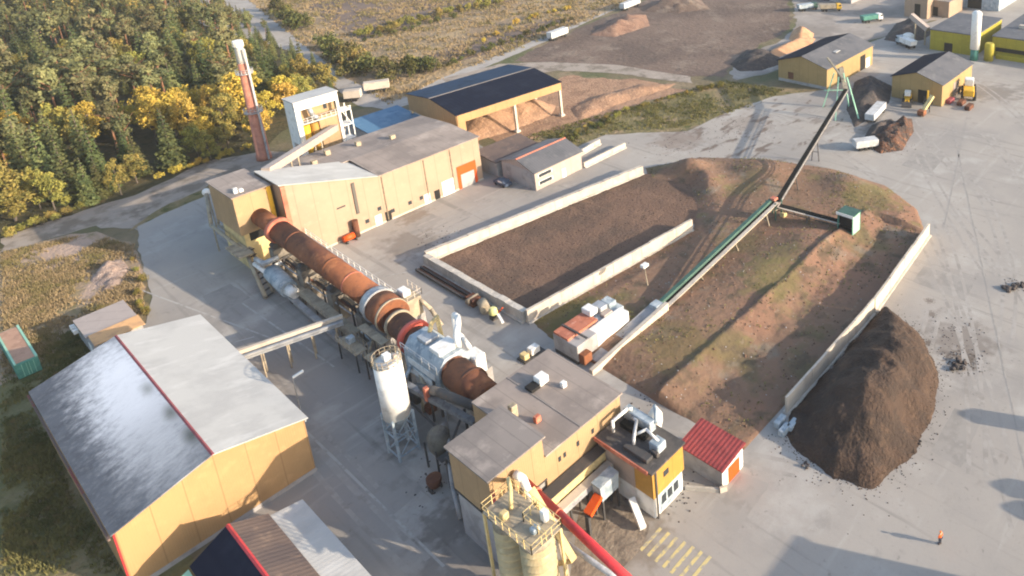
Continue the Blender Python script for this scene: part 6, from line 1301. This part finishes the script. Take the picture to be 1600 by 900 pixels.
def clods(name, pts, smin, smax, mat, label):
    V = []; F = []
    for x, y, z in pts:
        r = random.uniform(smin, smax); n = len(V); a0 = random.random() * 6.28
        for k in range(5): a = a0 + k * 1.2566; q = r * random.uniform(.7, 1.15); V.append((x + q * math.cos(a), y + q * math.sin(a), z - r * .25))
        V.append((x + random.uniform(-.3, .3) * r, y + random.uniform(-.3, .3) * r, z + r * random.uniform(.5, .9)))
        for k in range(5): F.append((n + k, n + (k + 1) % 5, n + 5))
    me = bpy.data.meshes.new(name); me.from_pydata(V, [], F); o = link(name, me, mat); o['kind'] = 'stuff'; o['label'] = label
pts = []
while len(pts) < 1100:
    i = random.randrange(len(CLAY) - 2); a = Vector(CLAY[i]); b = Vector(CLAY[i + 1]); p = a.lerp(b, random.random()); c = Vector((76, 35)); o_ = (p - c).normalized(); p = p + o_ * (random.expovariate(1.1) - .9)
    z = clay_h(float(poly_sd(np.array([[p.x, p.y]]), CLAY)[0]), p.x, p.y); pts.append((p.x, p.y, max(0, z)))
clods('clay_clods', pts, .03, .15, 'clay', 'loose clods spilled round the foot of the dark clay heap')
sp = rng.uniform(BP.min(0), BP.max(0), (3200, 2)); sp = sp[poly_sd(sp, BANK) > .3]
clods('bank_stones', [(x, y, bank_z(x, y)) for x, y in sp[:450]], .06, .17, 'greywall', 'pale stones scattered over the spoil bank')
clods('bank_clods', [(x, y, bank_z(x, y)) for x, y in sp[900:]], .08, .3, 'peat', 'dark clods scattered over the spoil bank')
pp2 = rng.uniform((58, 86), (112, 113), (1400, 2)); pp2 = pp2[poly_sd(pp2, PAD) > .4]
clods('peat_clods', [(x, y, pad_h(1, x, y)) for x, y in pp2], .05, .18, 'clay', 'small dark clods on the walled peat bed')
yp = []
for (cx, cy_, r, n) in ((88, 28.5, 3.5, 120), (93, 31, 5, 60), (110, 28, 2, 30), (149, 69, 6, 160), (135, 105, 14, 160), (58, 60, 3, 60), (47, 48, 4, 120), (35, 70, 5, 120), (60, 90, 2, 60), (64, 120, 5, 50), (120, 112, 8, 80)):
    for k in range(n): a = random.random() * 6.28; q = r * math.sqrt(random.random()) * random.uniform(.5, 1.2); yp.append((cx + q * math.cos(a), cy_ + q * math.sin(a), .01))
clods('yard_debris', yp, .05, .2, 'darkheap', 'dark crumbs of spilled material on the yard')

# ------------------------------------------------------------------ haze: the autumn air over the whole site
HAZE = bpy.data.materials.new('haze_air'); HAZE.use_nodes = True
ht = HAZE.node_tree; ht.nodes.remove(ht.nodes['Principled BSDF']); pv = ht.nodes.new('ShaderNodeVolumePrincipled')
pv.inputs['Color'].default_value = (.96, .95, .94, 1); pv.inputs['Density'].default_value = .00015; pv.inputs['Anisotropy'].default_value = .2
ht.links.new(pv.outputs[0], ht.nodes['Material Output'].inputs['Volume'])
MB().box(-2600, 2600, -2600, 2600, -1.2, 80).build('haze', HAZE)['kind'] = 'stuff'

# ------------------------------------------------------------------ person
def skin_mesh(name, joints, bones, mat, parent, sub=2):
    me = bpy.data.meshes.new(name); names = list(joints); idx = {n: i for i, n in enumerate(names)}
    me.from_pydata([joints[n][0] for n in names], [(idx[a], idx[b]) for a, b in bones], [])
    o = bpy.data.objects.new(name, me); col.objects.link(o)
    md = o.modifiers.new('skin', 'SKIN'); md.use_smooth_shade = True
    sv = me.skin_vertices[0].data
    for n in names: r = joints[n][1]; sv[idx[n]].radius = r if isinstance(r, tuple) else (r, r)
    sv[0].use_root = True
    o.modifiers.new('sub', 'SUBSURF').levels = sub
    bpy.context.view_layer.update(); dg = bpy.context.evaluated_depsgraph_get(); m2 = bpy.data.meshes.new_from_object(o.evaluated_get(dg)); bpy.data.objects.remove(o)
    m2.name = name; m2.materials.clear(); return link(name, m2, mat, parent)
pp_ = G(1468.5, 850)
t = thing('person', (0, 0, 0), 'person in bright orange jacket and dark trousers standing alone on the yard', 'person')
J = {'pelvis': ((0, 0, .95), (.15, .10)), 'waist': ((0, 0, 1.10), (.13, .095)), 'chest': ((0, .01, 1.32), (.165, .11)), 'neck': ((0, .01, 1.47), .055), 'head': ((0, -.01, 1.58), (.075, .09)), 'crown': ((0, 0, 1.70), (.065, .08))}
B = [('pelvis', 'waist'), ('waist', 'chest'), ('chest', 'neck'), ('neck', 'head'), ('head', 'crown')]
for s, q in ((-1, 'l'), (1, 'r')):
    J.update({'sh' + q: ((s * .20, .01, 1.40), .062), 'el' + q: ((s * .25, .03, 1.13), .045), 'wr' + q: ((s * .26, -.05, .90), .03), 'pa' + q: ((s * .26, -.07, .83), (.022, .038)),
              'hip' + q: ((s * .10, 0, .88), .09), 'kn' + q: ((s * .11, -.02, .50), .06), 'an' + q: ((s * .12, .02, .09), .042), 'to' + q: ((s * .13, -.14, .04), .035)})
    B += [('chest', 'sh' + q), ('sh' + q, 'el' + q), ('el' + q, 'wr' + q), ('wr' + q, 'pa' + q), ('pelvis', 'hip' + q), ('hip' + q, 'kn' + q), ('kn' + q, 'an' + q), ('an' + q, 'to' + q)]
    for k in range(4):
        J['f%s%d' % (q, k)] = ((s * .262, -.10 + .02 * k - .005, .775), .009); J['g%s%d' % (q, k)] = ((s * .250, -.10 + .02 * k, .735 + .006 * abs(k - 1)), .008); B += [('pa' + q, 'f%s%d' % (q, k)), ('f%s%d' % (q, k), 'g%s%d' % (q, k))]
    J['t' + q] = ((s * .235, -.105, .82), .010); J['u' + q] = ((s * .225, -.118, .785), .009); B += [('pa' + q, 't' + q), ('t' + q, 'u' + q)]
skin_mesh('body', J, B, 'skin', t, 1)
JJ = {k: (J[k][0], tuple(x + .03 for x in (J[k][1] if isinstance(J[k][1], tuple) else (J[k][1],) * 2))) for k in ('waist', 'chest', 'shl', 'ell', 'shr', 'elr')}
JJ['hem'] = ((0, 0, .92), (.19, .14)); 
for s, q in ((-1, 'l'), (1, 'r')): JJ['cuff' + q] = ((s * .26, -.04, .94), .05)
skin_mesh('jacket', {k: JJ[k] for k in ('waist', 'chest', 'hem', 'shl', 'ell', 'cuffl', 'shr', 'elr', 'cuffr')}, [('waist', 'chest'), ('waist', 'hem'), ('chest', 'shl'), ('shl', 'ell'), ('ell', 'cuffl'), ('chest', 'shr'), ('shr', 'elr'), ('elr', 'cuffr')], 'jacket', t, 1)
TJ = {'pelvis': ((0, 0, .94), (.17, .12))}; TB = []
for s, q in ((-1, 'l'), (1, 'r')):
    TJ.update({'hip' + q: ((s * .10, 0, .87), .105), 'kn' + q: ((s * .11, -.02, .50), .08), 'an' + q: ((s * .12, .02, .12), .068)}); TB += [('pelvis', 'hip' + q), ('hip' + q, 'kn' + q), ('kn' + q, 'an' + q)]
skin_mesh('trousers', TJ, TB, 'trousers', t, 1)
MB().ball((0, 0, 1.655), .125, 14, 8, .9).build('helmet', 'helmet', t, True)
for s in (-1, 1): MB().box(s * .125 - .05, s * .125 + .05, -.20, .07, 0, .09).build('boot', 'tyre', t, bevel=.02)
MB().box(-.015, .015, -.125, -.095, 1.555, 1.59).build('nose', 'skin', t)
for s in (-.032, .032): MB().ball((s, -.092, 1.60), .011, 6, 4).build('eye', 'dark', t)
t.location = (pp_.x, pp_.y, 0.0); t.rotation_euler.z = R(160)
